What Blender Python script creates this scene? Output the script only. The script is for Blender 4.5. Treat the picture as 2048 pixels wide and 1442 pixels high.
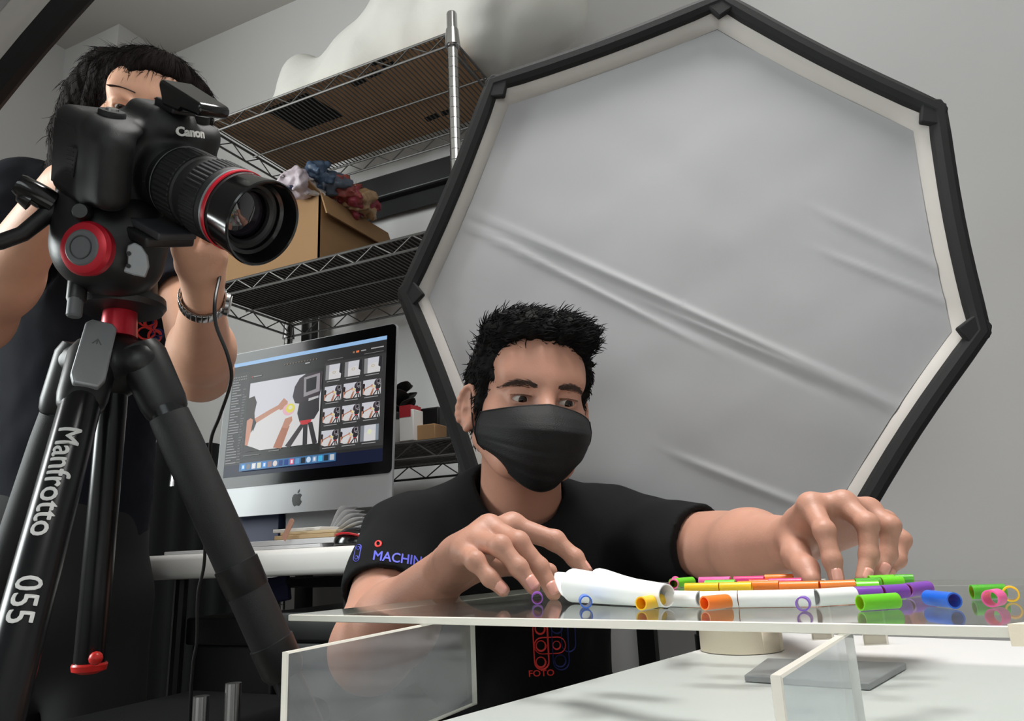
import bpy, bmesh, math, random
import numpy as np
from mathutils import Vector, Matrix
from mathutils.bvhtree import BVHTree
random.seed(7); np.random.seed(7)
for o in list(bpy.data.objects): bpy.data.objects.remove(o)
scene = bpy.context.scene
COL = scene.collection
# ------------------------------------------------------------------ camera
CZ = 0.78                                    # lens height above the floor
FPX, H0, SL = 1500.0, 1098.0, -0.045
PITCH = math.atan((H0-721)/FPX); ROLL = math.atan(-SL)
YAW = math.atan2(.425,.905)                  # the room is squared to the axes, the lens looks into its back left
def CV(x,y,z=0.0): return np.array([x*math.cos(YAW)-y*math.sin(YAW), x*math.sin(YAW)+y*math.cos(YAW), z])   # right, ahead, up as seen from the lens
FW = CV(0, math.cos(PITCH), math.sin(PITCH)); _r = CV(1.0,0,0); _u = np.cross(_r, FW)
RT = _r*math.cos(ROLL)-_u*math.sin(ROLL); UP = _u*math.cos(ROLL)+_r*math.sin(ROLL)
CAMP = np.array([0,0,CZ])
cd = bpy.data.cameras.new('camera'); cam = bpy.data.objects.new('camera', cd); COL.objects.link(cam)
cam.matrix_world = Matrix(((RT[0],UP[0],-FW[0],0),(RT[1],UP[1],-FW[1],0),(RT[2],UP[2],-FW[2],CZ),(0,0,0,1)))
cd.sensor_width = 36; cd.lens = FPX/2048*36; cd.clip_start = .01
scene.camera = cam
def ray(x,y): return FW+RT*(x-1024)/FPX-UP*(y-721)/FPX
def PD(x,y,d): return ray(x,y)*d+CAMP                      # point at view depth d
def PZ(x,y,z): r = ray(x,y); return r*(z-CZ)/r[2]+CAMP     # point on the level plane z
def proj(p): q = np.asarray(p,float)-CAMP; zc = q@FW; return (1024+FPX*(q@RT)/zc, 721-FPX*(q@UP)/zc, zc)
# ------------------------------------------------------------------ room frame
E1 = np.array([1.0,0,0]); E2 = np.array([0,1.0,0]); EZ = np.array([0,0,1.0])
def RC(a,b,z=0): return a*E1+b*E2+z*EZ
AL, AR, BB, BF, CEIL = -2.62, 2.2, 1.80, -1.9, 2.76
# ------------------------------------------------------------------ world, exposure, lights
w = bpy.data.worlds.new('world'); scene.world = w; w.use_nodes = True
w.node_tree.nodes['Background'].inputs[0].default_value = (.75,.85,1,1); w.node_tree.nodes['Background'].inputs[1].default_value = .35
vs = scene.view_settings; vs.view_transform = 'Standard'; vs.look = 'None'; vs.gamma = 1; vs.exposure = 0.27; vs.use_curve_mapping = False
def area(name, p, d, sx, sy, power, col):
    l = bpy.data.lights.new(name,'AREA'); l.shape = 'RECTANGLE'; l.size = sx; l.size_y = sy; l.energy = power; l.color = col
    o = bpy.data.objects.new(name,l); COL.objects.link(o); o.location = Vector(p)
    o.rotation_euler = Vector(d).to_track_quat('-Z','Y').to_euler(); return o
WIN_L = (-1.15, .15, .95, 2.25)     # window opening in the left wall: b0,b1,z0,z1
WIN_FILL = (-.3, 1.7, .95, 2.25)      # added, unseen opening behind the lens to let in front fill: a0,a1,z0,z1
area('daylight_left', RC(AL-.12,(WIN_L[0]+WIN_L[1])/2,(WIN_L[2]+WIN_L[3])/2), E1+np.array([0,0,-.12]), 1.1, 1.2, 92, (1,.98,.965))
area('front_fill', RC(.7,BF-.12,1.6), E2, 1.9, 1.2, 20, (1,.98,.97))  # soft front fill added behind the lens, no known source there
# ------------------------------------------------------------------ materials
def lin(c):
    c = np.array(c[:3],float)/255; return tuple(np.where(c<=.04045,c/12.92,((c+.055)/1.055)**2.4))
MATS = {}
def mat(name, rgb, rough=.5, metal=0, var=.06, vscale=30, bump=0, bscale=200, spec=.5, coat=0, sss=0, alpha=1, emit=0, trans=0, sheen=0, stretch=None):
    if name in MATS: return MATS[name]
    m = bpy.data.materials.new(name); m.use_nodes = True; nt = m.node_tree; N = nt.nodes; L = nt.links
    b = N['Principled BSDF']; c = lin(rgb)
    b.inputs['Roughness'].default_value = rough; b.inputs['Metallic'].default_value = metal
    b.inputs['Specular IOR Level'].default_value = spec; b.inputs['Coat Weight'].default_value = coat
    b.inputs['Base Color'].default_value = (*c,1)
    if sss:
        b.inputs['Subsurface Weight'].default_value = sss; b.inputs['Subsurface Radius'].default_value = (1,.35,.2); b.inputs['Subsurface Scale'].default_value = .006
    if trans: b.inputs['Transmission Weight'].default_value = trans
    if sheen: b.inputs['Sheen Weight'].default_value = sheen
    if emit: b.inputs['Emission Color'].default_value = (*c,1); b.inputs['Emission Strength'].default_value = emit
    if var or bump:
        tc = N.new('ShaderNodeTexCoord'); mp = N.new('ShaderNodeMapping'); L.new(tc.outputs['Object'], mp.inputs['Vector'])
        if stretch: mp.inputs['Scale'].default_value = stretch
    if var:
        nz = N.new('ShaderNodeTexNoise'); nz.inputs['Scale'].default_value = vscale; nz.inputs['Detail'].default_value = 3
        L.new(mp.outputs['Vector'], nz.inputs['Vector'])
        mx = N.new('ShaderNodeMix'); mx.data_type = 'RGBA'
        mx.inputs[6].default_value = (*[max(0,x*(1-var)) for x in c],1); mx.inputs[7].default_value = (*[min(1,x*(1+var)) for x in c],1)
        L.new(nz.outputs['Fac'], mx.inputs[0]); L.new(mx.outputs[2], b.inputs['Base Color'])
    if bump:
        n2 = N.new('ShaderNodeTexNoise'); n2.inputs['Scale'].default_value = bscale; n2.inputs['Detail'].default_value = 4
        L.new(mp.outputs['Vector'], n2.inputs['Vector'])
        bp = N.new('ShaderNodeBump'); bp.inputs['Strength'].default_value = bump; bp.inputs['Distance'].default_value = .002
        L.new(n2.outputs['Fac'], bp.inputs['Height']); L.new(bp.outputs['Normal'], b.inputs['Normal'])
    MATS[name] = m; return m
def acrylic(name, tint, haze, hazecol=(235,235,235), rough=.03, noise=0):
    m = bpy.data.materials.new(name); m.use_nodes = True; nt = m.node_tree; N = nt.nodes; L = nt.links
    N.remove(N['Principled BSDF']); out = N['Material Output']
    tr = N.new('ShaderNodeBsdfTransparent'); tr.inputs[0].default_value = (*lin(tint),1)
    df = N.new('ShaderNodeBsdfDiffuse'); df.inputs[0].default_value = (*lin(hazecol),1)
    tl = N.new('ShaderNodeBsdfTranslucent'); tl.inputs[0].default_value = (*lin(hazecol),1)
    gl = N.new('ShaderNodeBsdfGlossy'); gl.inputs['Roughness'].default_value = rough
    ml = N.new('ShaderNodeMixShader'); ml.inputs[0].default_value = .5; L.new(df.outputs[0],ml.inputs[1]); L.new(tl.outputs[0],ml.inputs[2])
    mh = N.new('ShaderNodeMixShader'); mh.inputs[0].default_value = haze; L.new(tr.outputs[0],mh.inputs[1]); L.new(ml.outputs[0],mh.inputs[2])
    if noise:
        tc = N.new('ShaderNodeTexCoord'); nz = N.new('ShaderNodeTexNoise'); nz.inputs['Scale'].default_value = 25; nz.inputs['Detail'].default_value = 6
        L.new(tc.outputs['Object'],nz.inputs['Vector']); mr = N.new('ShaderNodeMapRange')
        mr.inputs[1].default_value = .3; mr.inputs[2].default_value = .7; mr.inputs[3].default_value = haze-noise; mr.inputs[4].default_value = haze+noise
        L.new(nz.outputs['Fac'],mr.inputs[0]); L.new(mr.outputs[0],mh.inputs[0])
    fr = N.new('ShaderNodeFresnel'); ge = N.new('ShaderNodeNewGeometry'); io = N.new('ShaderNodeMapRange'); io.inputs[3].default_value = 1.49; io.inputs[4].default_value = 1/1.49
    L.new(ge.outputs['Backfacing'],io.inputs[0]); L.new(io.outputs[0],fr.inputs[0])
    mg = N.new('ShaderNodeMixShader'); L.new(fr.outputs[0],mg.inputs[0]); L.new(mh.outputs[0],mg.inputs[1]); L.new(gl.outputs[0],mg.inputs[2])
    L.new(mg.outputs[0],out.inputs['Surface']); MATS[name] = m; return m
# ------------------------------------------------------------------ mesh builder
def nrm(v): v = np.asarray(v,float); return v/np.linalg.norm(v)
def frame_of(d, hint=(0,0,1)):
    d = nrm(d); h = np.asarray(hint,float)
    if abs(d@nrm(h)) > .98: h = np.array([1.0,0,0])
    a = nrm(np.cross(d,h)); b = np.cross(a,d); return a,b          # a side, b up-ish
class MB:
    def __init__(s, M=None): s.v = []; s.f = []; s.m = []; s.M = M; s.n = 0
    def add(s, V, F, mi=0):
        V = np.asarray(V,float).reshape(-1,3)
        if s.M is not None: V = V@s.M[0].T+s.M[1]
        s.v.append(V); s.f += [tuple(i+s.n for i in f) for f in F]; s.m += [mi]*len(F); s.n += len(V); return s
    def box(s, lo, hi, ax=None, o=(0,0,0), mi=0, bev=0):
        lo = np.array(lo,float); hi = np.array(hi,float); o = np.array(o,float)
        if bev <= 0:
            V = [(x,y,z) for x in (lo[0],hi[0]) for y in (lo[1],hi[1]) for z in (lo[2],hi[2])]
            F = [(0,1,3,2),(4,6,7,5),(0,4,5,1),(2,3,7,6),(0,2,6,4),(1,5,7,3)]
        else:
            bm = bmesh.new(); bmesh.ops.create_cube(bm,size=1)
            for q in bm.verts: q.co = Vector((lo+hi)/2)+Vector(q.co[i]*(hi-lo)[i] for i in range(3))
            bmesh.ops.bevel(bm,geom=list(bm.edges),offset=bev,segments=3,affect='EDGES',profile=.5)
            bm.verts.index_update(); V = [tuple(q.co) for q in bm.verts]; F = [tuple(q.index for q in f.verts) for f in bm.faces]; bm.free()
        V = np.array(V,float)
        if ax is not None: V = V[:,:1]*ax[0]+V[:,1:2]*ax[1]+V[:,2:3]*ax[2]
        return s.add(V+o,F,mi)
    def tube(s, pts, r, n=12, mi=0, cap=True, hint=(0,0,1), flat=1.0, closed=False):
        pts = [np.asarray(p,float) for p in pts]; k = len(pts); r = [r]*k if np.isscalar(r) else list(r)
        V = []; a0 = None
        for i,p in enumerate(pts):
            if closed: d = pts[(i+1)%k]-pts[i-1]
            else: d = pts[min(i+1,k-1)]-pts[max(i-1,0)]
            d = nrm(d)
            if a0 is None: a,b = frame_of(d,hint)
            else:
                a = a0-d*(a0@d); a = nrm(a) if np.linalg.norm(a)>1e-6 else frame_of(d,hint)[0]; b = np.cross(a,d)
            a0 = a
            for j in range(n):
                t = 2*math.pi*j/n; V.append(p+r[i]*(math.cos(t)*a+flat*math.sin(t)*b))
        F = []
        for i in range(k if closed else k-1):
            for j in range(n):
                i2 = (i+1)%k; F.append((i*n+j,i*n+(j+1)%n,i2*n+(j+1)%n,i2*n+j))
        if cap and not closed: F += [tuple(range(n))[::-1], tuple((k-1)*n+j for j in range(n))]
        return s.add(V,F,mi)
    def lathe(s, prof, o, d, n=32, mi=0, hint=(0,0,1), cap=True, sq=1.0, mis=None):
        # prof: list of (dist along d, radius)
        d = nrm(d); a,b = frame_of(d,hint); o = np.asarray(o,float); V = []
        for (t,r) in prof:
            for j in range(n):
                q = 2*math.pi*j/n; V.append(o+d*t+r*(math.cos(q)*a+sq*math.sin(q)*b))
        k = len(prof)
        for i in range(k-1):
            if i == 0: pass
        F = [(i*n+j,i*n+(j+1)%n,(i+1)*n+(j+1)%n,(i+1)*n+j) for i in range(k-1) for j in range(n)]
        base = s.n; s.add(V,F,mi)
        if mis: s.m[-len(F):] = [mis[i] for i in range(k-1) for j in range(n)]
        if cap: s.f += [tuple(base+j for j in range(n))[::-1], tuple(base+(k-1)*n+j for j in range(n))]; s.m += [mi if not mis else mis[0], mi if not mis else mis[-1]]
        return s
    def prism(s, poly, n, th, mi=0):           # poly: 3-D points of one face, extruded by th along n
        P = np.array(poly,float); Q = P+np.asarray(n,float)*th; k = len(P)
        F = [tuple(range(k)),tuple(range(k,2*k))[::-1]]+[(i,i+k,(i+1)%k+k,(i+1)%k) for i in range(k)]
        return s.add(np.vstack([P,Q]),F,mi)
    def grid(s, P, mi=0, closed=False):        # P: array (nu,nv,3)
        nu,nv = P.shape[:2]; F = [(i*nv+j,i*nv+j+1,(i+1)*nv+j+1,(i+1)*nv+j) for i in range(nu-1) for j in range(nv-1)]
        return s.add(P.reshape(-1,3),F,mi)
    def sphere(s, c, r, n=16, mi=0, ax=None):
        r = np.array([r]*3 if np.isscalar(r) else r,float); V = []; F = []
        for i in range(n//2+1):
            ph = math.pi*i/(n//2)
            for j in range(n):
                t = 2*math.pi*j/n; V.append((math.sin(ph)*math.cos(t),math.sin(ph)*math.sin(t),math.cos(ph)))
        V = np.array(V)*r
        if ax is not None: V = V[:,:1]*ax[0]+V[:,1:2]*ax[1]+V[:,2:3]*ax[2]
        for i in range(n//2):
            for j in range(n): F.append((i*n+j,(i+1)*n+j,(i+1)*n+(j+1)%n,i*n+(j+1)%n))
        return s.add(V+np.asarray(c,float),F,mi)
    def build(s, name, mats, parent=None, smooth=35, solid=0, sub=0, bevel=0):
        me = bpy.data.meshes.new(name); me.from_pydata(np.vstack(s.v).tolist(),[],s.f)
        mats = mats if isinstance(mats,(list,tuple)) else [mats]
        for m in mats: me.materials.append(m)
        if len(mats)>1: me.polygons.foreach_set('material_index',s.m)
        me.validate(); return finish(name,me,parent,smooth,solid,sub,bevel)
def finish(name, me, parent=None, smooth=35, solid=0, sub=0, bevel=0, fixn=True):
    if fixn:
        bm = bmesh.new(); bm.from_mesh(me); bmesh.ops.remove_doubles(bm,verts=bm.verts,dist=1e-6); bmesh.ops.recalc_face_normals(bm,faces=bm.faces); bm.to_mesh(me); bm.free()
    if smooth:
        me.polygons.foreach_set('use_smooth',[True]*len(me.polygons))
        if smooth < 180:
            try: me.set_sharp_from_angle(angle=math.radians(smooth))
            except Exception: pass
    o = bpy.data.objects.new(name,me); COL.objects.link(o)
    if solid: md = o.modifiers.new('solid','SOLIDIFY'); md.thickness = solid; md.offset = 0
    if bevel: md = o.modifiers.new('bevel','BEVEL'); md.width = bevel; md.segments = 2; md.limit_method = 'ANGLE'
    if sub: md = o.modifiers.new('sub','SUBSURF'); md.levels = sub; md.render_levels = sub
    if parent is not None: adopt(o,parent)
    return o
ORG = {}
def adopt(o, parent):
    o.parent = parent; o.matrix_parent_inverse = ORG[parent.name].inverted() if parent.name in ORG else Matrix.Identity(4)
def tag(o, label=None, cat=None, group=None, kind=None):
    if label: o['label'] = label
    if cat: o['category'] = cat
    if group: o['group'] = group
    if kind: o['kind'] = kind
    return o
def thing(name, label, cat, loc, group=None):
    e = bpy.data.objects.new(name,None); COL.objects.link(e); e.empty_display_size = .02
    e.location = Vector(loc); ORG[e.name] = Matrix.Translation(Vector(loc)); return tag(e,label,cat,group)
def struct(o): o['kind'] = 'structure'; return o
def text_mesh(body, size, extrude=.0003, bold=0):
    cu = bpy.data.curves.new('t','FONT'); cu.body = body; cu.size = size; cu.extrude = extrude; cu.offset = bold; cu.align_x = 'CENTER'; cu.align_y = 'CENTER'; cu.resolution_u = 3
    ob = bpy.data.objects.new('t',cu); COL.objects.link(ob); dg = bpy.context.evaluated_depsgraph_get()
    me = bpy.data.meshes.new_from_object(ob.evaluated_get(dg)); bpy.data.objects.remove(ob); bpy.data.curves.remove(cu); return me
def text_obj(name, body, size, fn, m, parent=None, extrude=.0003, bold=0, split=0, fat=0):
    me = text_mesh(body,size,extrude,bold)
    bm = bmesh.new(); bm.from_mesh(me)
    if split:
        bmesh.ops.triangulate(bm,faces=bm.faces)
        for _ in range(split): bmesh.ops.subdivide_edges(bm,edges=[e for e in bm.edges if e.calc_length()>size*.12],cuts=1)
    if fat:                                      # heavier strokes: shifted copies of the same letters
        g0 = list(bm.verts)+list(bm.edges)+list(bm.faces)
        for dx,dy,dz in ((fat,0,.00004),(0,fat,.00008),(-fat,0,.00012),(0,-fat,.00016)):
            r = bmesh.ops.duplicate(bm,geom=g0); bmesh.ops.translate(bm,verts=[q for q in r['geom'] if isinstance(q,bmesh.types.BMVert)],vec=(dx,dy,dz))
    for q in bm.verts: q.co = Vector(fn(q.co.x,q.co.y,q.co.z))
    bm.to_mesh(me); bm.free(); me.materials.clear(); me.materials.append(m)
    o = bpy.data.objects.new(name,me); COL.objects.link(o)
    if parent is not None: adopt(o,parent)
    return o
# ------------------------------------------------------------------ implicit bodies
def SM(a,b,k):
    if k<=0: return np.minimum(a,b)
    h = np.maximum(k-np.abs(a-b),0)/k; return np.minimum(a,b)-h*h*k*.25
class SDF:
    """smooth union of tapered capsules and ellipsoids, turned into one surface"""
    def __init__(s): s.p = []
    def cap(s,a,b,r1,r2=None,k=.01,neg=False,flat=None):
        s.p.append(('c',np.array(a,float),np.array(b,float),r1,r1 if r2 is None else r2,k,neg,flat)); return s
    def chain(s,pts,rs,k=.01):
        for i in range(len(pts)-1): s.cap(pts[i],pts[i+1],rs[i],rs[i+1],k)
        return s
    def ell(s,c,r,k=.01,neg=False,ax=None):
        s.p.append(('e',np.array(c,float),np.array(r,float),None if ax is None else np.array([nrm(q) for q in ax]),0,k,neg,None)); return s
    def rbox(s,c,hf,r,k=.01,neg=False):
        c = np.array(c,float); hf = np.array(hf,float); R_ = hf+k+.012
        def f(X,Y,Z,G):
            qx,qy,qz = np.abs(X-c[0])-hf[0]+r,np.abs(Y-c[1])-hf[1]+r,np.abs(Z-c[2])-hf[2]+r
            D = np.sqrt(np.maximum(qx,0)**2+np.maximum(qy,0)**2+np.maximum(qz,0)**2)+np.minimum(np.maximum(qx,np.maximum(qy,qz)),0)-r
            return SM(G,D,k) if not neg else -SM(-G,D,k)
        return s.fun(f,c-R_,c+R_)
    def fun(s,f,lo,hi): s.p.append(('f',f,np.array(lo,float),np.array(hi,float),0,0,False,None)); return s
    def field(s,lo,hi,h):
        lo = np.array(lo,float); n = np.ceil((np.array(hi)-lo)/h).astype(int)+1
        F = np.full(n,.2,np.float32)
        for q in s.p:
            k = q[5]; pad = k+3*h
            if q[0]=='c':
                rm = max(q[3],q[4]); a,b = q[1],q[2]; bl = np.minimum(a,b)-rm-pad; bh = np.maximum(a,b)+rm+pad
            elif q[0]=='e':
                rm = q[2] if q[3] is None else np.array([q[2].max()]*3); bl = q[1]-rm-pad; bh = q[1]+rm+pad
            else: bl,bh = q[2],q[3]
            i0 = np.maximum(np.floor((bl-lo)/h).astype(int),0); i1 = np.minimum(np.ceil((bh-lo)/h).astype(int)+1,n)
            if (i1<=i0).any(): continue
            X = (lo[0]+h*np.arange(i0[0],i1[0],dtype=np.float32))[:,None,None]; Y = (lo[1]+h*np.arange(i0[1],i1[1],dtype=np.float32))[None,:,None]; Z = (lo[2]+h*np.arange(i0[2],i1[2],dtype=np.float32))[None,None,:]
            sl = tuple(slice(i0[i],i1[i]) for i in range(3)); G = F[sl]
            if q[0]=='f': F[sl] = q[1](X,Y,Z,G); continue
            if q[0]=='c':
                d = b-a; dd = max(d@d,1e-12); t = np.clip(((X-a[0])*d[0]+(Y-a[1])*d[1]+(Z-a[2])*d[2])/dd,0,1)
                qx = X-a[0]-t*d[0]; qy = Y-a[1]-t*d[1]; qz = Z-a[2]-t*d[2]
                if q[7] is not None:
                    ax,sc = q[7]; c = qx*ax[0]+qy*ax[1]+qz*ax[2]; e = c*(1/sc-1); qx = qx+e*ax[0]; qy = qy+e*ax[1]; qz = qz+e*ax[2]
                D = np.sqrt(qx*qx+qy*qy+qz*qz)-(q[3]+(q[4]-q[3])*t)
            else:
                x,y,z = X-q[1][0],Y-q[1][1],Z-q[1][2]; r = q[2]
                if q[3] is not None:
                    A = q[3]; x,y,z = x*A[0][0]+y*A[0][1]+z*A[0][2], x*A[1][0]+y*A[1][1]+z*A[1][2], x*A[2][0]+y*A[2][1]+z*A[2][2]
                k0 = np.sqrt((x/r[0])**2+(y/r[1])**2+(z/r[2])**2); k1 = np.sqrt((x/r[0]**2)**2+(y/r[1]**2)**2+(z/r[2]**2)**2)
                D = k0*(k0-1)/np.maximum(k1,1e-6)
            F[sl] = SM(G,D,k) if not q[6] else -SM(-G,D,k)
        return F
    def mesh(s,lo,hi,h):
        F = s.field(lo,hi,h); S = F<0; n = np.array(F.shape); lo = np.array(lo,float)
        c = np.zeros(n-1,np.uint8); off = [(i,j,k) for i in (0,1) for j in (0,1) for k in (0,1)]
        for (i,j,k) in off: c += S[i:n[0]-1+i,j:n[1]-1+j,k:n[2]-1+k]
        act = (c>0)&(c<8); I,J,K = np.nonzero(act); idx = np.full(n-1,-1,np.int32); idx[act] = np.arange(len(I))
        P = np.zeros((len(I),3)); W = np.zeros(len(I))
        val = {o:F[I+o[0],J+o[1],K+o[2]] for o in off}
        for o in off:
            for a in range(3):
                if o[a]==0:
                    o2 = list(o); o2[a] = 1; o2 = tuple(o2); v0,v1 = val[o],val[o2]; m = (v0<0)!=(v1<0)
                    t = np.where(m,v0/np.where(m,v0-v1,1),0); W += m
                    for q in range(3): P[:,q] += np.where(m,o[q]+(t if q==a else 0),0)
        V = lo+h*(np.stack([I,J,K],1)+P/W[:,None]); Q = []
        for a in range(3):
            b,cx = (a+1)%3,(a+2)%3
            s0 = [slice(1,-1)]*3; s1 = [slice(1,-1)]*3; s0[a] = slice(0,-1); s1[a] = slice(1,None)
            A,B = S[tuple(s0)],S[tuple(s1)]
            for flag in (True,False):
                m = (A!=B)&(A==flag); ii = np.stack(np.nonzero(m),1); ii[:,b] += 1; ii[:,cx] += 1
                def cell(db,dc): q = ii.copy(); q[:,b] -= db; q[:,cx] -= dc; return idx[q[:,0],q[:,1],q[:,2]]
                f = np.stack([cell(1,1),cell(0,1),cell(0,0),cell(1,0)],1); Q.append(f if flag else f[:,::-1])
        return V,np.vstack(Q)
def np_mesh(name, parts, mats, xf=None):
    V = []; Q = []; MI = []; n = 0
    for i,p in enumerate(parts):
        v,q = p[0],p[1]; V.append(v); Q.append(q+n); MI.append(np.full(len(q),p[2] if len(p)>2 else 0)); n += len(v)
    V = np.vstack(V); Q = np.vstack(Q); MI = np.concatenate(MI)
    if xf is not None: V = V@xf[0].T+xf[1]
    me = bpy.data.meshes.new(name); me.vertices.add(len(V)); me.vertices.foreach_set('co',V.astype(np.float32).ravel())
    me.loops.add(len(Q)*4); me.loops.foreach_set('vertex_index',Q.astype(np.int32).ravel())
    me.polygons.add(len(Q)); me.polygons.foreach_set('loop_start',np.arange(0,len(Q)*4,4,dtype=np.int32))
    for m in (mats if isinstance(mats,(list,tuple)) else [mats]): me.materials.append(m)
    me.polygons.foreach_set('material_index',MI.astype(np.int32)); me.polygons.foreach_set('use_smooth',np.ones(len(Q),bool))
    me.update(calc_edges=True); me.validate(); return me
def link_mesh(name, me, parent=None):
    o = bpy.data.objects.new(name,me); COL.objects.link(o)
    if parent is not None: adopt(o,parent)
    return o
def vnoise(P, s, seed=0):
    """cheap smooth noise in -1..1 (sum of rotated sines)"""
    x,y,z = P[...,0]*s,P[...,1]*s,P[...,2]*s; r = random.Random(seed); o = 0
    for i in range(6):
        a,b,c,ph = r.uniform(-1,1),r.uniform(-1,1),r.uniform(-1,1),r.uniform(0,6.28); o = o+np.sin(a*x+b*y+c*z+ph+1.3*np.sin(b*x-a*z+c*y))
    return o/3.2
# ================================================================== room
m_wall = mat('wall_paint',(204,202,201),.85,var=.02,vscale=3,bump=.08,bscale=90)
m_ceil = mat('ceiling_paint',(190,186,180),.9,var=.02,vscale=4)
m_floor = mat('floor_vinyl',(95,90,85),.5,var=.15,vscale=8)
m_black = mat('black_plastic',(20,20,21),.42,var=.1,vscale=60,bump=.05,bscale=900)
m_blackg = mat('black_gloss',(12,12,13),.16,var=0,spec=.6)
m_white = mat('white_plastic',(226,224,220),.45,var=.03,vscale=15)
AX = [E1,E2,EZ]
def rbox(mb,a0,a1,b0,b1,z0,z1,**k): return mb.box((a0,b0,z0),(a1,b1,z1),ax=AX,**k)
struct(rbox(MB(),AL-.15,AR+.15,BF-.15,BB+.15,-.1,0).build('floor',m_floor))
struct(rbox(MB(),AL-.15,AR+.15,BF-.15,BB+.15,CEIL,CEIL+.1).build('ceiling',m_ceil))
struct(rbox(MB(),AL-.15,AR+.15,BB,BB+.15,0,CEIL).build('wall_back',m_wall))
struct(rbox(MB(),AR,AR+.15,BF,BB,0,CEIL).build('wall_right',m_wall))
m_w = MB(); b0,b1,z0,z1 = WIN_L
for q in ((BF,b0,0,CEIL),(b1,BB,0,CEIL),(b0,b1,0,z0),(b0,b1,z1,CEIL)): rbox(m_w,AL-.15,AL,*q)
struct(m_w.build('wall_left',m_wall))
m_w = MB(); a0,a1,z0,z1 = WIN_FILL
for q in ((AL,a0,0,CEIL),(a1,AR,0,CEIL),(a0,a1,0,z0),(a0,a1,z1,CEIL)): rbox(m_w,q[0],q[1],BF-.15,BF,q[2],q[3])
struct(m_w.build('wall_front',m_wall))
m_frame = mat('window_aluminium',(190,190,188),.4,.6,var=.03)
m_glass = acrylic('window_glass',(245,250,250),.02)
b0,b1,z0,z1 = WIN_L; wl = MB()
for q in ((b0,b0+.05,z0,z1),(b1-.05,b1,z0,z1),((b0+b1)/2-.025,(b0+b1)/2+.025,z0,z1),(b0,b1,z0,z0+.05),(b0,b1,z1-.05,z1)): rbox(wl,AL-.09,AL-.04,*q)
wo = struct(wl.build('window_1',m_frame))
for q in ((b0+.05,(b0+b1)/2-.025),((b0+b1)/2+.025,b1-.05)): rbox(MB(),AL-.068,AL-.062,q[0],q[1],z0+.05,z1-.05).build('pane',m_glass,wo)
a0,a1,z0,z1 = WIN_FILL; wl = MB()
for q in ((a0,a0+.05,z0,z1),(a1-.05,a1,z0,z1),((a0+a1)/2-.025,(a0+a1)/2+.025,z0,z1),(a0,a1,z0,z0+.05),(a0,a1,z1-.05,z1)): rbox(wl,q[0],q[1],BF-.09,BF-.04,q[2],q[3])
wo = struct(wl.build('fill_window',m_frame))  # unseen frame and panes added around the front fill light
for q in ((a0+.05,(a0+a1)/2-.025),((a0+a1)/2+.025,a1-.05)): rbox(MB(),q[0],q[1],BF-.068,BF-.062,z0+.05,z1-.05).build('pane',m_glass,wo)
# corner column
struct(rbox(MB(),AL,AL+.31,BB-.22,BB,0,CEIL).build('trim_1',m_wall))
struct(rbox(MB(),AL+.31,AR,BB-.015,BB,0,.09).build('baseboard_back',mat('skirting',(150,148,144),.6)))
# ceiling lamp (deep louvred troffer above the work table)
tl = thing('ceiling_light','white louvred ceiling lamp above the work table','lamp',RC(-.05,.68,CEIL))
LX0,LX1,LY0,LY1 = -.40,.30,.38,.98
hs_ = MB()
for q in ((LX0-.03,LX0,LY0-.03,LY1+.03),(LX1,LX1+.03,LY0-.03,LY1+.03),(LX0,LX1,LY0-.03,LY0),(LX0,LX1,LY1,LY1+.03)): rbox(hs_,*q,CEIL-.09,CEIL)
hs_.build('housing',m_white,tl)
rbox(MB(),LX0,LX1,LY0,LY1,CEIL-.03,CEIL-.02).build('diffuser',mat('lamp_diffuser',(255,250,244),.5,var=0,emit=1.2),tl)
ll = area('lamp_light',RC((LX0+LX1)/2,(LY0+LY1)/2,CEIL-.035),(0,0,-1),LX1-LX0-.02,LY1-LY0-.02,12.3,(1,.985,.965)); ll.data.spread = math.radians(92); adopt(ll,tl)
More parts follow.
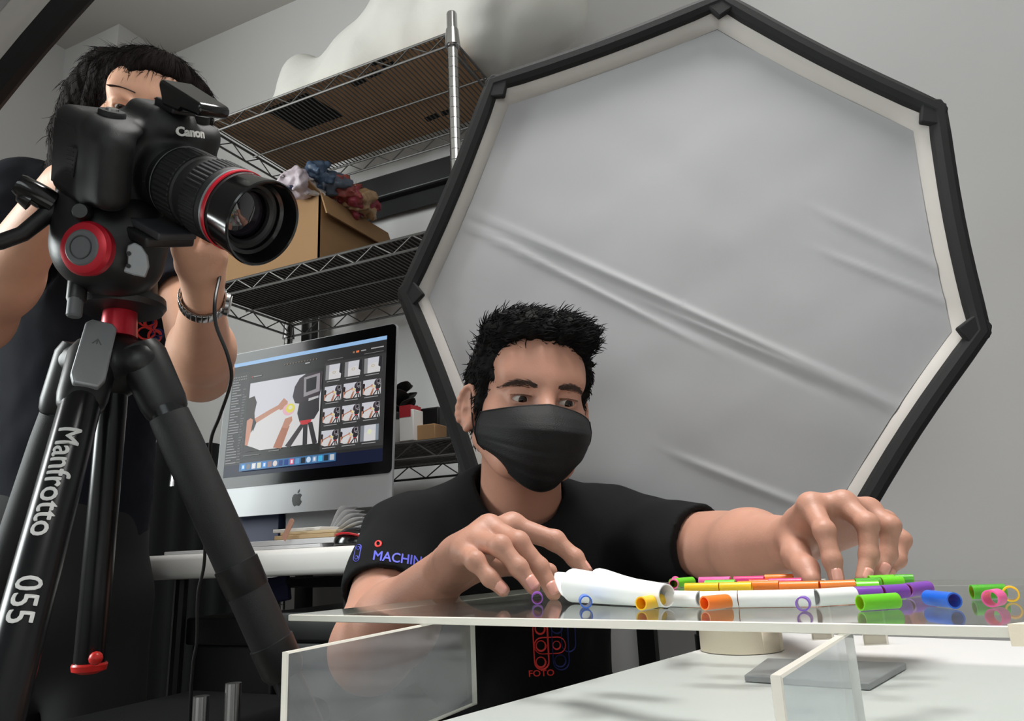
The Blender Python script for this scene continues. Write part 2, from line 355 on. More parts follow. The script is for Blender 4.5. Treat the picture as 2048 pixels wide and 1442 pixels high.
# ================================================================== octagonal softboxes
m_bfab = mat('black_fabric',(14,14,15),.8,var=.15,vscale=40,bump=.2,bscale=700)
m_diff = mat('diffusion_cloth',(168,168,170),.75,var=.02,vscale=6,bump=.06,bscale=1500)
m_lip = mat('white_hem_cloth',(184,179,174),.8,var=.05,vscale=20)
def octabox(label, V, n, depth, stand, creases=True):
    """V: eight rim corners in the rim plane; n: the way the face looks"""
    V = np.array(V); C = V.mean(0); n = nrm(n); t = thing('octagonal_softbox',label,'softbox',(C[0],C[1],0) if stand else C)
    rim = []
    for i in range(8):
        a,b = V[i],V[(i+1)%8]
        for s in np.linspace(0,1,9)[:-1]:
            p = a+(b-a)*s; rim.append(p+nrm(C-p)*.006*math.sin(math.pi*s))
    MB().tube(rim,.0155,n=10,closed=True,hint=n).build('rim',m_bfab,t)
    # corner pockets
    for i in range(8):
        p = V[i]; d1 = nrm(V[(i+1)%8]-p); d0 = nrm(V[i-1]-p); c = nrm(C-p)
        MB().prism([p-c*.0145+d1*.010,p-c*.0145+d0*.010,p+d0*.03+c*.0,p+c*.036,p+d1*.03+c*.0],n,.013).build('rod_pocket',m_bfab,t,bevel=.003)
    # white hem lip and recessed, slightly creased diffuser
    def insetp(f,dz): return [C+(p-C)*f-n*dz for p in rim]
    L = [insetp(.985,-.004),insetp(.955,.004),insetp(.938,.008),insetp(.925,.02)]
    g = MB(); k = len(rim)
    for r0,r1 in zip(L[:-1],L[1:]):
        g.add(np.vstack([r0,r1]),[(i,(i+1)%k,k+(i+1)%k,k+i) for i in range(k)])
    g.build('hem',m_lip,t,smooth=60)
    X,Yv = frame_of(n); G = MB(); r8 = np.array(L[-1]); rr = []
    for i in range(len(r8)): rr += [r8[i]+(r8[(i+1)%len(r8)]-r8[i])*q/5 for q in range(5)]
    rr = np.array(rr); k = len(rr); rings = [np.array(rr)]
    for f in np.linspace(1,0,110)[1:-1]: rings.append(C-n*.02+(rr+n*.02-C)*f)
    P = []
    for r in rings:
        q = np.array(r)-C; u = q@X; v = q@Yv
        z = .010*np.cos(np.clip(np.hypot(u,v)/.46,0,1)*math.pi/2)
        if creases:
            for (c0,s,amp,wd,u0,u1) in CREASES:
                d = (v-c0-s*u)/math.sqrt(1+s*s); g_ = np.exp(-(d/wd)**2)*np.exp(-((u-(u0+u1)/2)/((u1-u0)/2))**4); z = z+1.05*amp*g_
            z = z+.0012*vnoise(np.stack([u,v,v*0],-1),26,3)
        P.append(np.array(r)+n*z[:,None])
    for r0,r1 in zip(P[:-1],P[1:]): G.add(np.vstack([r0,r1]),[(i,(i+1)%k,k+(i+1)%k,k+i) for i in range(k)])
    G.add(P[-1],[tuple(range(k))]); G.build('diffuser',m_diff,t,smooth=180)
    # black shell, rods, ring, lamp head
    B = C-n*depth; ring = [B+nrm(p-C)*.085 for p in V]; sh = MB()
    mid = [C-n*depth*.45+(p-C)*.80 for p in V]
    for r0,r1 in ((V,mid),(mid,ring)):
        sh.add(np.vstack([r0,r1]),[(i,(i+1)%8,8+(i+1)%8,8+i) for i in range(8)])
    sh.build('shell',m_bfab,t,smooth=0,solid=.002)
    MB().lathe([(0,.07),(0,.092),(.03,.092),(.03,.07)],B,-n,n=24).build('speed_ring',m_black,t)
    hd = MB().lathe([(.0,.066),(.12,.066),(.13,.05),(.145,.05)],B-n*.02,-n,n=24).build('lamp_head',m_black,t)
    if stand:
        s0 = B-n*.10; st = MB().tube([(s0[0],s0[1],.55),s0],.014); st.tube([(s0[0],s0[1],.22),(s0[0],s0[1],.6)],.018)
        st.build('stand_pole',m_black,t)
        for i in range(3):
            q = stand+i*2.094; f = np.array([s0[0]+.33*math.cos(q),s0[1]+.33*math.sin(q),.012])
            MB().tube([(s0[0],s0[1],.5),f],.0105,n=8).build('stand_leg',m_black,t)
    return t
# main softbox: rim corners found on its own plane, facing the table
SB_N = nrm(CV(-.17,-.98,-.10)); SB_C = PD(1387,612,1.20)
def on_plane(px,py,C,n): r = ray(px,py); return CAMP+r*(((C-CAMP)@n)/(r@n))
SBV = [on_plane(x,y,SB_C,SB_N) for x,y in [(1442,2),(1874,222),(1960,664),(1700,1062),(1352,1205),(966,1022),(812,590),(986,170)]]
CREASES = [(-.025,.0,.0,1,-1,1)]
# crease lines run as straight folds across the cloth: (offset, slope, height, width, from, to) in the cloth's own axes
_X,_Y = frame_of(SB_N)
def cr(p,q,amp,wd):
    a,b = on_plane(*p,SB_C,SB_N)-np.mean(SBV,0),on_plane(*q,SB_C,SB_N)-np.mean(SBV,0)
    u0,v0,u1,v1 = a@_X,a@_Y,b@_X,b@_Y; s = (v1-v0)/(u1-u0)
    return (v0-s*u0,s,amp,wd,min(u0,u1)-.03,max(u0,u1)+.03)
CREASES = [cr((940,450),(1330,650),.0030,.0055),cr((985,440),(1800,810),.0034,.007),cr((1380,640),(1790,815),.0022,.0045),cr((1690,440),(1905,540),.0026,.008),
           cr((1700,520),(1900,600),.0022,.006),cr((1400,930),(1600,1010),.0030,.006),cr((1350,640),(1640,770),-.002,.008)]
octabox('large white octagonal softbox with black rim standing behind the masked man',SBV,SB_N,.34,.6)
# second softbox at the upper left, only a length of its rim shows
_p0,_p1 = PD(-70,262,.86),PD(235,-95,.80); _d = nrm(_p1-_p0)
_n2 = nrm(nrm(CV(.62,-.1,-.75))-_d*(nrm(CV(.62,-.1,-.75))@_d)); _in = np.cross(_d,_n2)
if _in@(PD(40,0,.8)-_p0) < 0: _in = -_in
_c = (_p0+_p1)/2+_in*.46; _rr = .46/math.cos(math.pi/8)
V2 = [_c+_rr*(math.cos(math.pi/8+math.pi/4*i)*_d+math.sin(math.pi/8+math.pi/4*i)*_in) for i in range(8)]
octabox('black softbox rim crossing the upper left corner above the woman',V2,_n2,.30,None,creases=False)
# ================================================================== chrome wire shelving
m_chrome = mat('chrome',(190,190,190),.22,1,var=.05,vscale=40)
m_dchrome = mat('dull_chrome_wire',(104,102,100),.5,.75,var=.1,vscale=40)
SH_FR = CV(-.105,1.508); SH_W,SH_D = .808,.375
def SC(a,b,z): return SH_FR-E1*a+E2*b+np.array([0,0,z])       # a leftwards along the front, b backwards
shelf_z = [CZ+1.175,CZ+.69,CZ+.225,.12]
t = thing('wire_shelving_unit','chrome wire shelving unit with three shelves beside the softbox','shelving',SC(SH_W/2,SH_D/2,0))
for a in (0,SH_W):
    for b in (0,SH_D):
        g = MB().lathe([(0,.0115),(.02,.0125),(CZ+1.222,.0125),(CZ+1.225,.0115)],SC(a,b,0),(0,0,1),n=16)
        po = g.build('post',m_chrome,t); g = MB()
        for i in range(int((CZ+1.15)/.026)):
            g.lathe([(0,.0125),(.001,.0131),(.002,.0125)],SC(a,b,.06+i*.026),(0,0,1),n=12,cap=False)
        tag(g.build('groove_rings',mat('post_groove',(90,90,90),.4,.8),po),kind='stuff')
def truss(g,p,q,z0,z1,r=.0021,step=.05):
    g.tube([p+EZ*z1,q+EZ*z1],.0032,n=6); g.tube([p+EZ*z0,q+EZ*z0],.0032,n=6)
    L = np.linalg.norm(q-p); n = int(L/step); pts = [p+(q-p)*(i/n)+EZ*(z0 if i%2 else z1) for i in range(n+1)]
    g.tube(pts,r,n=5)
for si,z in enumerate(shelf_z):
    g = MB(); c = [SC(.012,.0,0),SC(SH_W-.012,0,0),SC(SH_W-.012,SH_D,0),SC(.012,SH_D,0)]
    for i in range(4): truss(g,c[i],c[(i+1)%4],z-.034,z)
    for b in (.19,): g.tube([SC(.01,b,z-.005),SC(SH_W-.01,b,z-.005)],.0024,n=6)
    fr = g.build('shelf',m_dchrome,t)
    g = MB(); n = 62
    for i in range(n): a = .015+(SH_W-.03)*i/(n-1); g.tube([SC(a,0,z+.001),SC(a,SH_D,z+.001)],.0018,n=5)
    tag(g.build('deck_wires',m_dchrome,fr),kind='stuff')
    for a in (0,SH_W):
        for b in (0,SH_D):
            MB().lathe([(-.042,.0165),(-.04,.0185),(.004,.0150),(.006,.013)],SC(a,b,z),(0,0,1),n=18).build('collar',m_chrome,fr)
# cardboard sheet on the top shelf, with printed black marks underneath
m_card = mat('cardboard',(150,112,76),.85,var=.08,vscale=25,bump=.1,bscale=300)
m_cardd = mat('brown_board',(196,156,120),.85,var=.12,vscale=18)
zt = shelf_z[0]+.004
t = thing('cardboard_sheet','brown cardboard sheet with black printing lying on the top wire shelf','cardboard',SC(SH_W/2,SH_D/2,zt))
g = MB(); g.box((-SH_W/2+.02,-SH_D/2+.01,0),(SH_W/2-.03,SH_D/2-.02,.006),ax=[-E1,E2,EZ],o=SC(SH_W/2,SH_D/2,zt)); g.build('sheet',m_cardd,t)
m_ink = mat('black_ink',(22,21,20),.8,var=.2,vscale=80)
def shelf_uv(px,py,z):
    p = PZ(px,py,z)-SH_FR; return -(p@E1),p@E2
def mark(quad):
    P = [PZ(x,y,zt-.0006) for x,y in quad]; MB().prism(P,(0,0,1),.0005).build('printed_mark',m_ink,t,smooth=0)
mark([(528,220),(612,186),(688,232),(604,262)])
for q in ([(700,166),(724,155),(734,163),(710,174)],[(728,150),(756,138),(766,146),(738,158)],[(760,133),(786,122),(796,130),(770,142)],[(740,128),(772,116),(778,120),(746,133)]): mark(q)
for q in ([(848,236),(872,226),(880,234),(856,244)],[(880,224),(905,216),(910,224),(886,233)]): mark(q)
# white foam rolls on the top shelf
m_foam = mat('white_foam_wrap',(214,212,206),.8,var=.05,vscale=10,sss=.0,bump=.25,bscale=120)
s = SDF(); zf = zt+.01
def sp(a,b,z): return SC(a,b,zf+z)
s.cap(sp(.74,.20,.075),sp(.62,.19,.085),.062,.075,.05); s.ell(sp(.77,.2,.06),(.055,.05,.055),.04); s.ell(sp(.60,.18,.15),(.07,.08,.09),.05)
s.cap(sp(.58,.2,.09),sp(.34,.19,.12),.085,.115,.06); s.cap(sp(.34,.2,.13),sp(.02,.22,.16),.125,.16,.06); s.cap(sp(.20,.18,.22),sp(-.10,.22,.23),.14,.12,.05); s.cap(sp(-.02,.16,.14),sp(-.16,.24,.15),.13,.10,.06)
def wav(X,Y,Z,G):
    P = np.stack(np.broadcast_arrays(X,Y,Z),-1); return G+.006*vnoise(P,22,5)+.003*vnoise(P,55,9)
lo,hi = np.minimum(sp(.9,0,0),sp(-.35,.5,.5))-.12,np.maximum(sp(.9,0,0),sp(-.35,.5,.5))+.12
lo[2] = zf-.02; s.fun(wav,lo,hi)
s.fun(lambda X,Y,Z,G: np.maximum(G,(zf+.001)-Z),lo,hi)
tag(link_mesh('foam_wrap_roll',np_mesh('foam_wrap_roll',[s.mesh(lo,hi,.009)],m_foam)),'bulky white foam packing wrap heaped on the top wire shelf','foam wrap')
# cardboard box on the second shelf with a bag of cloth on top
zb = shelf_z[1]+.004
for i_,z_ in ((1,shelf_z[1]),(2,shelf_z[2])):
    tag(MB().box((.02,.012,0),(SH_W-.02,SH_D-.02,.003),ax=[-E1,E2,EZ],o=SC(0,0,z_+.003)).build('shelf_liner',mat('dark_board',(58,46,40),.8,var=.2,vscale=20)),
        ['','dark brown liner board under the box on the second wire shelf','dark brown liner board under the plant on the third wire shelf'][i_],'board')
zb += .004; z3_off = .004
a_ = .2
for _ in range(30): a_ += (proj(SC(a_,.04,zb))[0]-637)/1500*1.2
bc = SC(a_,.04,zb); dr,dl = E2,-E1; hb = .1
for _ in range(20): hb += (proj(bc+EZ*hb)[1]-386)/1500*1.2
t = thing('cardboard_box','open brown cardboard box on the second wire shelf behind the lens','box',bc)
Lr,Ll = .29,.33; m_cardL = mat('box_cardboard',(158,122,84),.85,var=.05,vscale=20,bump=.05,bscale=250)
def wallp(p,q,name): 
    n_ = nrm(np.cross(q-p,EZ)); MB().prism([p,q,q+EZ*hb,p+EZ*hb],-n_,.004).build(name,m_cardL,t,smooth=0)
p0 = bc; p1 = bc+dr*Lr; p2 = p1+dl*Ll; p3 = bc+dl*Ll
for q in ((p0,p1),(p1,p2),(p2,p3),(p3,p0)): wallp(*q,'side')
MB().prism([p0,p1,p2,p3],EZ,.004).build('bottom',m_cardL,t,smooth=0)
MB().prism([p0+EZ*hb,p3+EZ*hb,p3-E2*.045+EZ*(hb+.01),p0-E2*.045+EZ*(hb+.014)],EZ,.004).build('flap',m_cardL,t,smooth=0)
MB().prism([p0+EZ*hb,p1+EZ*hb,p1+E1*.02+EZ*(hb-.06),p0+E1*.02+EZ*(hb-.06)],nrm(E1+EZ*.2),.004).build('flap',m_cardL,t,smooth=0)
t = thing('cloth_bag','clear bag of coloured cloths on top of the brown cardboard box','bag',(p0+p2)/2+EZ*hb)
def blob(c,r,seed,amp=.013,h=.0045):
    s = SDF(); s.ell(c,r,0); lo,hi = c-np.array(r)-.03,c+np.array(r)+.03
    s.fun(lambda X,Y,Z,G: G+amp*vnoise(np.stack(np.broadcast_arrays(X,Y,Z),-1),85,seed)+amp*.6*vnoise(np.stack(np.broadcast_arrays(X,Y,Z),-1),190,seed+1),lo,hi); return s.mesh(lo,hi,h)
for i,(px,py,rx,col) in enumerate([(600,372,.042,(196,182,190)),(645,362,.045,(60,80,106)),(672,378,.040,(86,96,110)),(697,388,.042,(150,72,66)),(722,402,.034,(172,140,106)),(716,410,.034,(150,58,72)),(640,395,.03,(190,178,170)),(610,392,.02,(36,38,70))]):
    c = PD(px,py,np.dot(bc+E2*(.06+.0009*(px-600))-CAMP,FW)); c[2] = max(c[2],zb+hb+rx*.5); link_mesh('cloth',np_mesh('cloth',[blob(c,(rx,.06,rx*.72),20+i)],mat('cloth_%d'%i,col,.45,var=.25,vscale=60,bump=.3,bscale=150)),t)
# black backdrop pole and crossbar behind the shelf
t = thing('backdrop_stand','black backdrop stand with thick crossbar behind the wire shelving','stand',SC(SH_W-.03,SH_D+.075,0))
g = MB(); g.box((-.02,-.015,0),(.02,.015,CZ+1.10),ax=[E1,E2,EZ],o=SC(SH_W-.03,SH_D+.06,0)).build('pole',m_black,t)
MB().box((-.02,-.015,0),(.02,.015,CZ+1.10),ax=[E1,E2,EZ],o=SC(-.22,SH_D+.06,0)).build('pole',m_black,t)
MB().box((0,-.016,0),(SH_W+.25,.016,.075),ax=[-E1,E2,EZ],o=SC(-.24,SH_D+.06,CZ+1.06)).build('crossbar',m_black,t,bevel=.006)
MB().box((0,-.002,0),(SH_W+.2,.002,.05),ax=[-E1,E2,EZ],o=SC(-.22,SH_D+.075,CZ+1.01)).build('rolled_cloth',m_bfab,t)
# things on the third shelf
z3 = shelf_z[2]+.007
def sh_a(px,b,z,a_=.3):
    for _ in range(40): a_ += (proj(SC(a_,b,z))[0]-px)/1500*1.3
    return a_
aP,aC,aK,aB = sh_a(803,.08,z3),sh_a(823,.035,z3),sh_a(862,.13,z3),sh_a(864,.06,z3)
t = thing('potted_plant','dark leafed plant in a white pot on the third shelf','plant',SC(aP,.08,z3))
MB().lathe([(0,.03),(.05,.04),(.055,.042),(.055,.036),(.045,.034)],SC(aP,.08,z3),(0,0,1),n=24).build('pot',m_white,t)
m_leaf = mat('dark_leaf',(34,36,34),.45,var=.3,vscale=50)
for i in range(14):
    q = i*2.4; L = .05+.03*random.random(); d = np.array([math.cos(q),math.sin(q),.9+.9*random.random()]); d = nrm(d); a,b = frame_of(d); o = SC(aP,.08,z3+.05+.07*random.random())
    P = np.array([[o+d*L*s+a*w_*.022*math.sin(math.pi*min(1,s*.9+.05))*L/.07-EZ*.02*s*s for w_ in (-1,0,1)] for s in np.linspace(0,1,6)])
    MB().grid(P).build('leaf',m_leaf,t,smooth=180,solid=.001)
MB().tube([SC(aP,.08,z3+.03),SC(aP,.08,z3+.13)],.004,n=6).build('stem',m_leaf,t)
t = thing('white_carton','white carton with a red label band on the third shelf','carton',SC(aC,.035,z3))
MB().box((-.018,-.02,0),(.018,.02,.068),ax=[E1,E2,EZ],o=SC(aC,.035,z3)).build('carton_body',m_white,t,bevel=.002)
MB().box((-.017,-.0205,.052),(.012,.0205,.078),ax=[E1,E2,EZ],o=SC(aC,.035,z3)).build('label_band',mat('red_label',(168,40,48),.5),t)
tag(MB().box((-.028,-.03,0),(.04,.03,.085),ax=[E1,E2,EZ],o=SC(aK,.13,z3)).build('black_case',m_black,bevel=.004),'plain black box standing behind a small carton on the third shelf','box')
tag(MB().box((-.024,-.03,0),(.026,.02,.034),ax=[E1,E2,EZ],o=SC(aB,.06,z3)).build('small_carton',m_cardL,bevel=.002),'small brown carton in front of the black box on the third shelf','carton')
# ================================================================== work table, acrylic riser and sheet
ZT = CZ-.122; ZS = CZ-.046                      # table top, sheet top
m_tab = mat('white_table_top',(222,221,219),.35,var=.03,vscale=9)
m_edge = mat('grey_table_edge',(150,150,150),.45)
m_steel = mat('grey_steel',(120,120,122),.4,.8)
tl0 = CV(-.066,.609); tl1 = CV(.30,1.045); td = nrm(tl1-tl0); tp = np.array([td[1],-td[0],0])    # left edge of the table and its right-hand normal
tc = tl1+td*.03; t_len = 1.25; t_w = .75
corn = [tc, tc+tp*t_w, tc+tp*t_w-td*t_len, tc-td*t_len]
t = thing('work_table','white topped work table carrying the clear acrylic stand','table',(np.mean(corn,0)[0],np.mean(corn,0)[1],0))
def at_z(P,z): return [np.array([p[0],p[1],z]) for p in P]
MB().prism(at_z(corn,ZT),EZ,-.022).build('table_top',m_tab,t,bevel=.002)
cc = np.mean(corn,0); g = MB()
for i in range(4):
    a,b = corn[i],corn[(i+1)%4]; n_ = nrm((a+b)/2-cc); g.prism([np.array([*a[:2],ZT-.0225]),np.array([*b[:2],ZT-.0225]),np.array([*b[:2],ZT-.001]),np.array([*a[:2],ZT-.001])],n_,.0015)
g.build('edge_band',m_edge,t)
for p in corn:
    q = p+(cc-p)*.09; MB().box((q[0]-.016,q[1]-.016,0),(q[0]+.016,q[1]+.016,ZT-.022)).build('leg',m_steel,t)
m_acr = acrylic('clear_acrylic_sheet',(236,240,238),.06,rough=.05)
m_acrh = acrylic('hazy_acrylic_panel',(232,234,234),.145,(190,190,194),.06,.035)
m_acrc = acrylic('bluish_acrylic_panel',(236,241,243),.16,(205,210,214),.05,.02)
m_aedge = mat('acrylic_edge',(214,210,199),.35,var=.03,vscale=20)
def slab(name,P,n,th,m,parent=None):              # acrylic plate with bright sawn edges
    P = np.array(P,float); n = nrm(n); k = len(P); g = MB(); C_ = P.mean(0); ch = .0011
    def ins(P_): return [p+nrm(P_[i-1]-p)*ch+nrm(P_[(i+1)%k]-p)*ch for i,p in enumerate(P_)]
    Pi = np.array(ins(P)); Qi = Pi+n*th; Po = P+n*ch*.5; Qo = P+n*(th-ch*.5)
    g.add(np.vstack([Pi,Qi]),[tuple(range(k)),tuple(range(k,2*k))[::-1]],0)
    for r0,r1 in ((Pi,Po),(Po,Qo),(Qo,Qi)): g.add(np.vstack([r0,r1]),[(i,i+k,(i+1)%k+k,(i+1)%k) for i in range(k)],1)
    return g.build(name,[m,m_aedge],parent,smooth=0)
    Q = P+n*th
    g.add(np.vstack([P,Q]),[tuple(range(k)),tuple(range(k,2*k))[::-1]],0); g.add(np.vstack([P,Q]),[(i,i+k,(i+1)%k+k,(i+1)%k) for i in range(k)],1)
    return g.build(name,[m,m_aedge],parent,smooth=0)
s0 = PZ(577,1229,ZS); sv = nrm(PZ(2016,1252,ZS)-s0); su = nrm(nrm(np.array([-sv[1],sv[0],0]))+.10*sv)
SHEET = [s0,s0+sv*.70,s0+sv*.70+su*.40,s0+su*.40]
tag(slab('acrylic_sheet',[p-EZ*.0055 for p in SHEET],EZ,.0055,m_acr),'clear acrylic sheet with cream edges carrying the coloured straws','acrylic sheet')
# riser panels standing on the table
zp = ZS-.006
pa,pb = PZ(563,1304,zp),PZ(941,1229,zp); d = nrm(pb-pa); n_ = np.array([d[1],-d[0],0])
ris = thing('acrylic_riser','clear acrylic riser with upright panels holding up the sheet','riser',np.array([*((pa+pb)/2)[:2],ZT]))
slab('side_panel',[np.array([*pa[:2],ZT]),np.array([*pb[:2],ZT]),pb,pa],n_,.0045,m_acrh,ris)
pa = PZ(1538,1350,zp); pb = PZ(1690,1259,zp); d = nrm(pb-pa); n_ = np.array([d[1],-d[0],0]); pb = pa+d*.155
slab('side_panel',[np.array([*pa[:2],ZT]),np.array([*pb[:2],ZT]),pb,pa],n_,.0048,m_acrc,ris)
for i,(x0,x1,Yd) in enumerate([(1625,1668,.90),(1727,1776,.84)]):
    a = PD(x0,1290,Yd); b = PD(x1,1290,Yd); a[2] = b[2] = ZT
    slab('support_strip',[a,b,b+EZ*(zp-ZT),a+EZ*(zp-ZT)],su,.005,acrylic('frosted_acrylic_%d'%i,(225,222,212),.45,(222,218,205)),ris)
# masking tape wrapped over the sheet corner
m_tape = mat('masking_tape',(226,214,192),.75,var=.03,vscale=30,bump=.1,bscale=400)
tpz = ZS+.0006; fA = PZ(2016,1252,ZS); fA = s0+sv*np.linalg.norm(fA-s0)
T0 = fA-su*.0; T1 = fA+sv*.16; T2 = fA+sv*.16+su*.10; T3 = fA+su*.10+sv*.055
g = MB(); g.prism([T0+EZ*.0006-su*.0008,T1+EZ*.0006-su*.0008,T2+EZ*.0006,T3+EZ*.0006],EZ,.0004); g.prism([T0-su*.0004-EZ*.009,T1-su*.0004-EZ*.009,T1-su*.0004+EZ*.0008,T0-su*.0004+EZ*.0008],-su,.0005)
tag(g.build('tape_strip',m_tape,smooth=0),'strip of cream masking tape over the right end of the sheet edge','tape')
# masking tape roll
rc = (PZ(1405,1302,ZT)+PZ(1575,1302,ZT))/2; rr = np.linalg.norm(PZ(1405,1300,ZT)-PZ(1575,1300,ZT))/2*.98; rc = rc+FW*np.array([1,1,0])*.01; rc[2] = ZT+.0008
t = thing('masking_tape_roll','roll of cream masking tape with green core on the white table','tape roll',rc)
hh = .024
MB().lathe([(0,rr*.74),(0,rr),(hh,rr),(hh,rr*.74),(0,rr*.74)],rc,EZ,n=64,cap=False).build('tape_wound',m_tape,t)
MB().lathe([(0,rr*.735),(hh-.001,rr*.735),(hh-.001,rr*.69),(0,rr*.69),(0,rr*.735)],rc,EZ,n=64,cap=False).build('core',mat('green_core',(24,104,78),.5,var=.1),t)
def arc(a0,a1,z0,z1,r): return np.array([[rc+np.array([math.cos(q)*r,math.sin(q)*r,z]) for z in (z0,z1)] for q in np.linspace(a0,a1,14)])
ba = math.atan2(-(FW[1]),-(FW[0]))
for i in range(5):
    q = ba+math.pi-.5+i*.17; MB().grid(arc(q,q+.06,.004,hh-.002,rr*.685)).build('core_stripe',m_white,t)
MB().grid(arc(ba+.25,ba+.85,0.001,hh-.0005,rr*1.008)).build('loose_end',m_tape,t,solid=.0004)
# grey plate seen through the riser
pl = [PZ(1488,1350,ZT+.006),PZ(1738,1366,ZT+.006),PZ(1812,1325,ZT+.006),PZ(1534,1316,ZT+.006)]
tag(MB().prism(pl,EZ,-.0055).build('metal_plate',mat('grey_metal_plate',(150,150,152),.45,.0,var=.08),bevel=.001),'flat grey metal plate lying on the white table beneath the sheet','plate')
# ================================================================== straws
zs = ZS+.0003; SR = .0047
SCOL = {'purple':(120,66,168),'violet':(120,86,190),'blue':(28,98,205),'yellow':(246,186,20),'orange':(248,124,40),'green':(104,196,34),'dgreen':(72,160,36),'pink':(240,96,160),'magenta':(214,52,120),'white':(232,231,228),'red':(220,70,44)}
def straw(col,p,ang,L,label,r=SR,group=None,lift=0):
    p = np.array(p,float); p[2] = zs+r+lift; d = np.array([math.cos(ang),math.sin(ang),0]); wl = r*.80
    g = MB().lathe([(-L/2,wl),(-L/2,r),(L/2,r),(L/2,wl),(-L/2,wl)],p,d,n=28,cap=False)
    o = g.build('straw_piece',mat('straw_'+col,SCOL[col],.32,var=.02,vscale=40,sss=.55 if col!='white' else 0)); return tag(o,label,'straw',group)
def by_px(col,x0,x1,yb,L,label,**k):
    """a piece whose ends show at x0 and x1 with its base at yb; L sets how far it is turned"""
    a = PZ(x0,yb,zs); b = PZ(x1,yb if not isinstance(L,tuple) else L[0],zs); c = (a+b)/2; straw(col,c,math.atan2(b[1]-a[1],b[0]-a[0]),np.linalg.norm(b-a),label,**k)
axv = math.atan2(FW[1],FW[0])                        # straight away from the lens
def ring(col,px,py,L,turn,label,**k):
    p = PZ(px,py,zs); q = math.atan2(p[1],p[0])+turn; straw(col,p+np.array([math.cos(q),math.sin(q),0])*L/2,q,L,label,**k)
ring('purple',1075,1209,.022,0,'short purple straw piece seen end-on beside the man\'s fingertips',r=.0048)
ring('blue',1173,1217,.022,.05,'short blue straw piece seen end-on under the white paper tube')
by_px('yellow',1283,1322,1221,(1214,),'yellow straw piece near the front edge of the sheet')
by_px('orange',1410,1474,1221,(1214,),'orange straw piece lying in front of the white straws')
ring('violet',1607,1223,.010,-.1,'thin violet straw piece seen end-on in front of the white straws',r=.0044)
by_px('green',1722,1796,1222,(1217,),'bright green straw piece near the front edge of the sheet')
by_px('blue',1860,1912,1211,(1218,),'bright blue straw piece at the right front of the sheet')
ring('pink',1984,1215,.012,-.35,'short pink straw ring near the right edge of the sheet',r=.0050)
ring('yellow',2025,1204,.008,0,'yellow straw ring at the far right of the sheet')
by_px('dgreen',1946,2012,1199,(1197,),'dark green straw piece behind the pink ring')
W4 = [(1340,1402,1213,1215),(1404,1478,1216,1215),(1480,1632,1215,1213),(1634,1710,1213,1208)]
for i,(a,b,y0,y1) in enumerate(W4):
    by_px('white',a,b,y0,(y1,),['white straw piece touching the end of the paper tube','white straw piece hidden behind the orange straw','longest white straw piece in the front row','white straw piece at the right end of the front row'][i],r=.0056)
for i,(a,b,y0,y1) in enumerate([(1712,1764,1203,1201),(1766,1814,1200,1197),(1817,1858,1195,1190)]):
    by_px('purple',a,b,y0,(y1,),['purple straw piece next to the white row','middle purple straw piece of the three','purple straw piece farthest right of the three'][i],r=.0050)
# the flower of straws laid flat inside the ring
cols = ['yellow','orange','pink','green','magenta','dgreen','orange','yellow']
C0 = (PZ(1430,1186,zs)+PZ(1760,1178,zs))/2
names = {}
def flower(x0,y0,x1,y1,col,what,r=SR): by_px(col,x0,x1,y0,(y1,),what,r=r)
FL = [(1345,1176,1385,1172,'green','green straw piece at the left tip of the flower'),(1348,1178,1352,1170,'pink','pink straw piece standing out at the left of the flower'),
      (1372,1188,1440,1187,'yellow','yellow straw piece at the left front of the flower'),(1442,1187,1505,1186,'yellow','second yellow straw piece at the front of the flower'),
      (1412,1181,1472,1180,'green','green straw piece inside the left of the flower'),(1478,1184,1560,1183,'orange','amber orange straw piece at the front middle of the flower'),
      (1562,1186,1640,1185,'orange','orange straw piece left of the reaching fingers'),(1642,1185,1712,1183,'orange','orange straw piece under the reaching fingers'),
      (1400,1173,1462,1172,'pink','pink straw piece at the back left of the flower'),(1470,1172,1530,1171,'magenta','magenta straw piece at the back of the flower'),
      (1532,1168,1588,1167,'orange','orange straw piece at the far edge of the sheet'),(1540,1178,1606,1177,'magenta','magenta straw piece left of the thumb'),
      (1712,1180,1762,1178,'dgreen','dark green straw piece right of the fingers'),(1764,1177,1806,1175,'green','green straw piece at the right of the flower'),
      (1740,1173,1790,1171,'green','green straw piece at the back right of the flower'),(1792,1171,1828,1170,'dgreen','dark green straw piece at the right tip of the flower'),
      (1500,1180,1538,1179,'red','red straw piece in the heart of the flower'),(1715,1187,1760,1186,'green','green straw piece just behind the purple row')]
for f in FL: flower(*f)
# ------------------------------------------------------------------ folded white paper held by the right hand
m_paper = mat('white_paper',(238,238,236),.6,var=.02,vscale=30)
t = thing('paper_tube','rolled white paper with loose flaps held by the man on the sheet','paper',PZ(1240,1215,ZS))
A = PD(1150,1180,.690); B = PD(1338,1203,.648)
A = PZ(1150,1207,ZS); A[2] += .0145; B = PZ(1336,1217,ZS); B[2] += .0088
MB().lathe([(0,.0128),(0,.0136),(np.linalg.norm(B-A),.0082),(np.linalg.norm(B-A),.0074),(0,.0128)],A,B-A,n=36,cap=False).build('roll',m_paper,t)
def sheetp(name,P,nu=10):
    g = MB().grid(np.array(P)); return g.build(name,m_paper,t,smooth=180,solid=.0006,sub=1)
dA = np.dot(A-CAMP,FW)
def pd(x,y,o=0): return PD(x,y,dA+o)
sheetp('flap',[[pd(1104,1141,.012),pd(1108,1165,.004),pd(1122,1196,-.004)],[pd(1128,1143,.014),pd(1135,1166,.006),pd(1142,1200,-.006)],[pd(1160,1149,.016),pd(1164,1170,.004),pd(1172,1200,-.004)]])
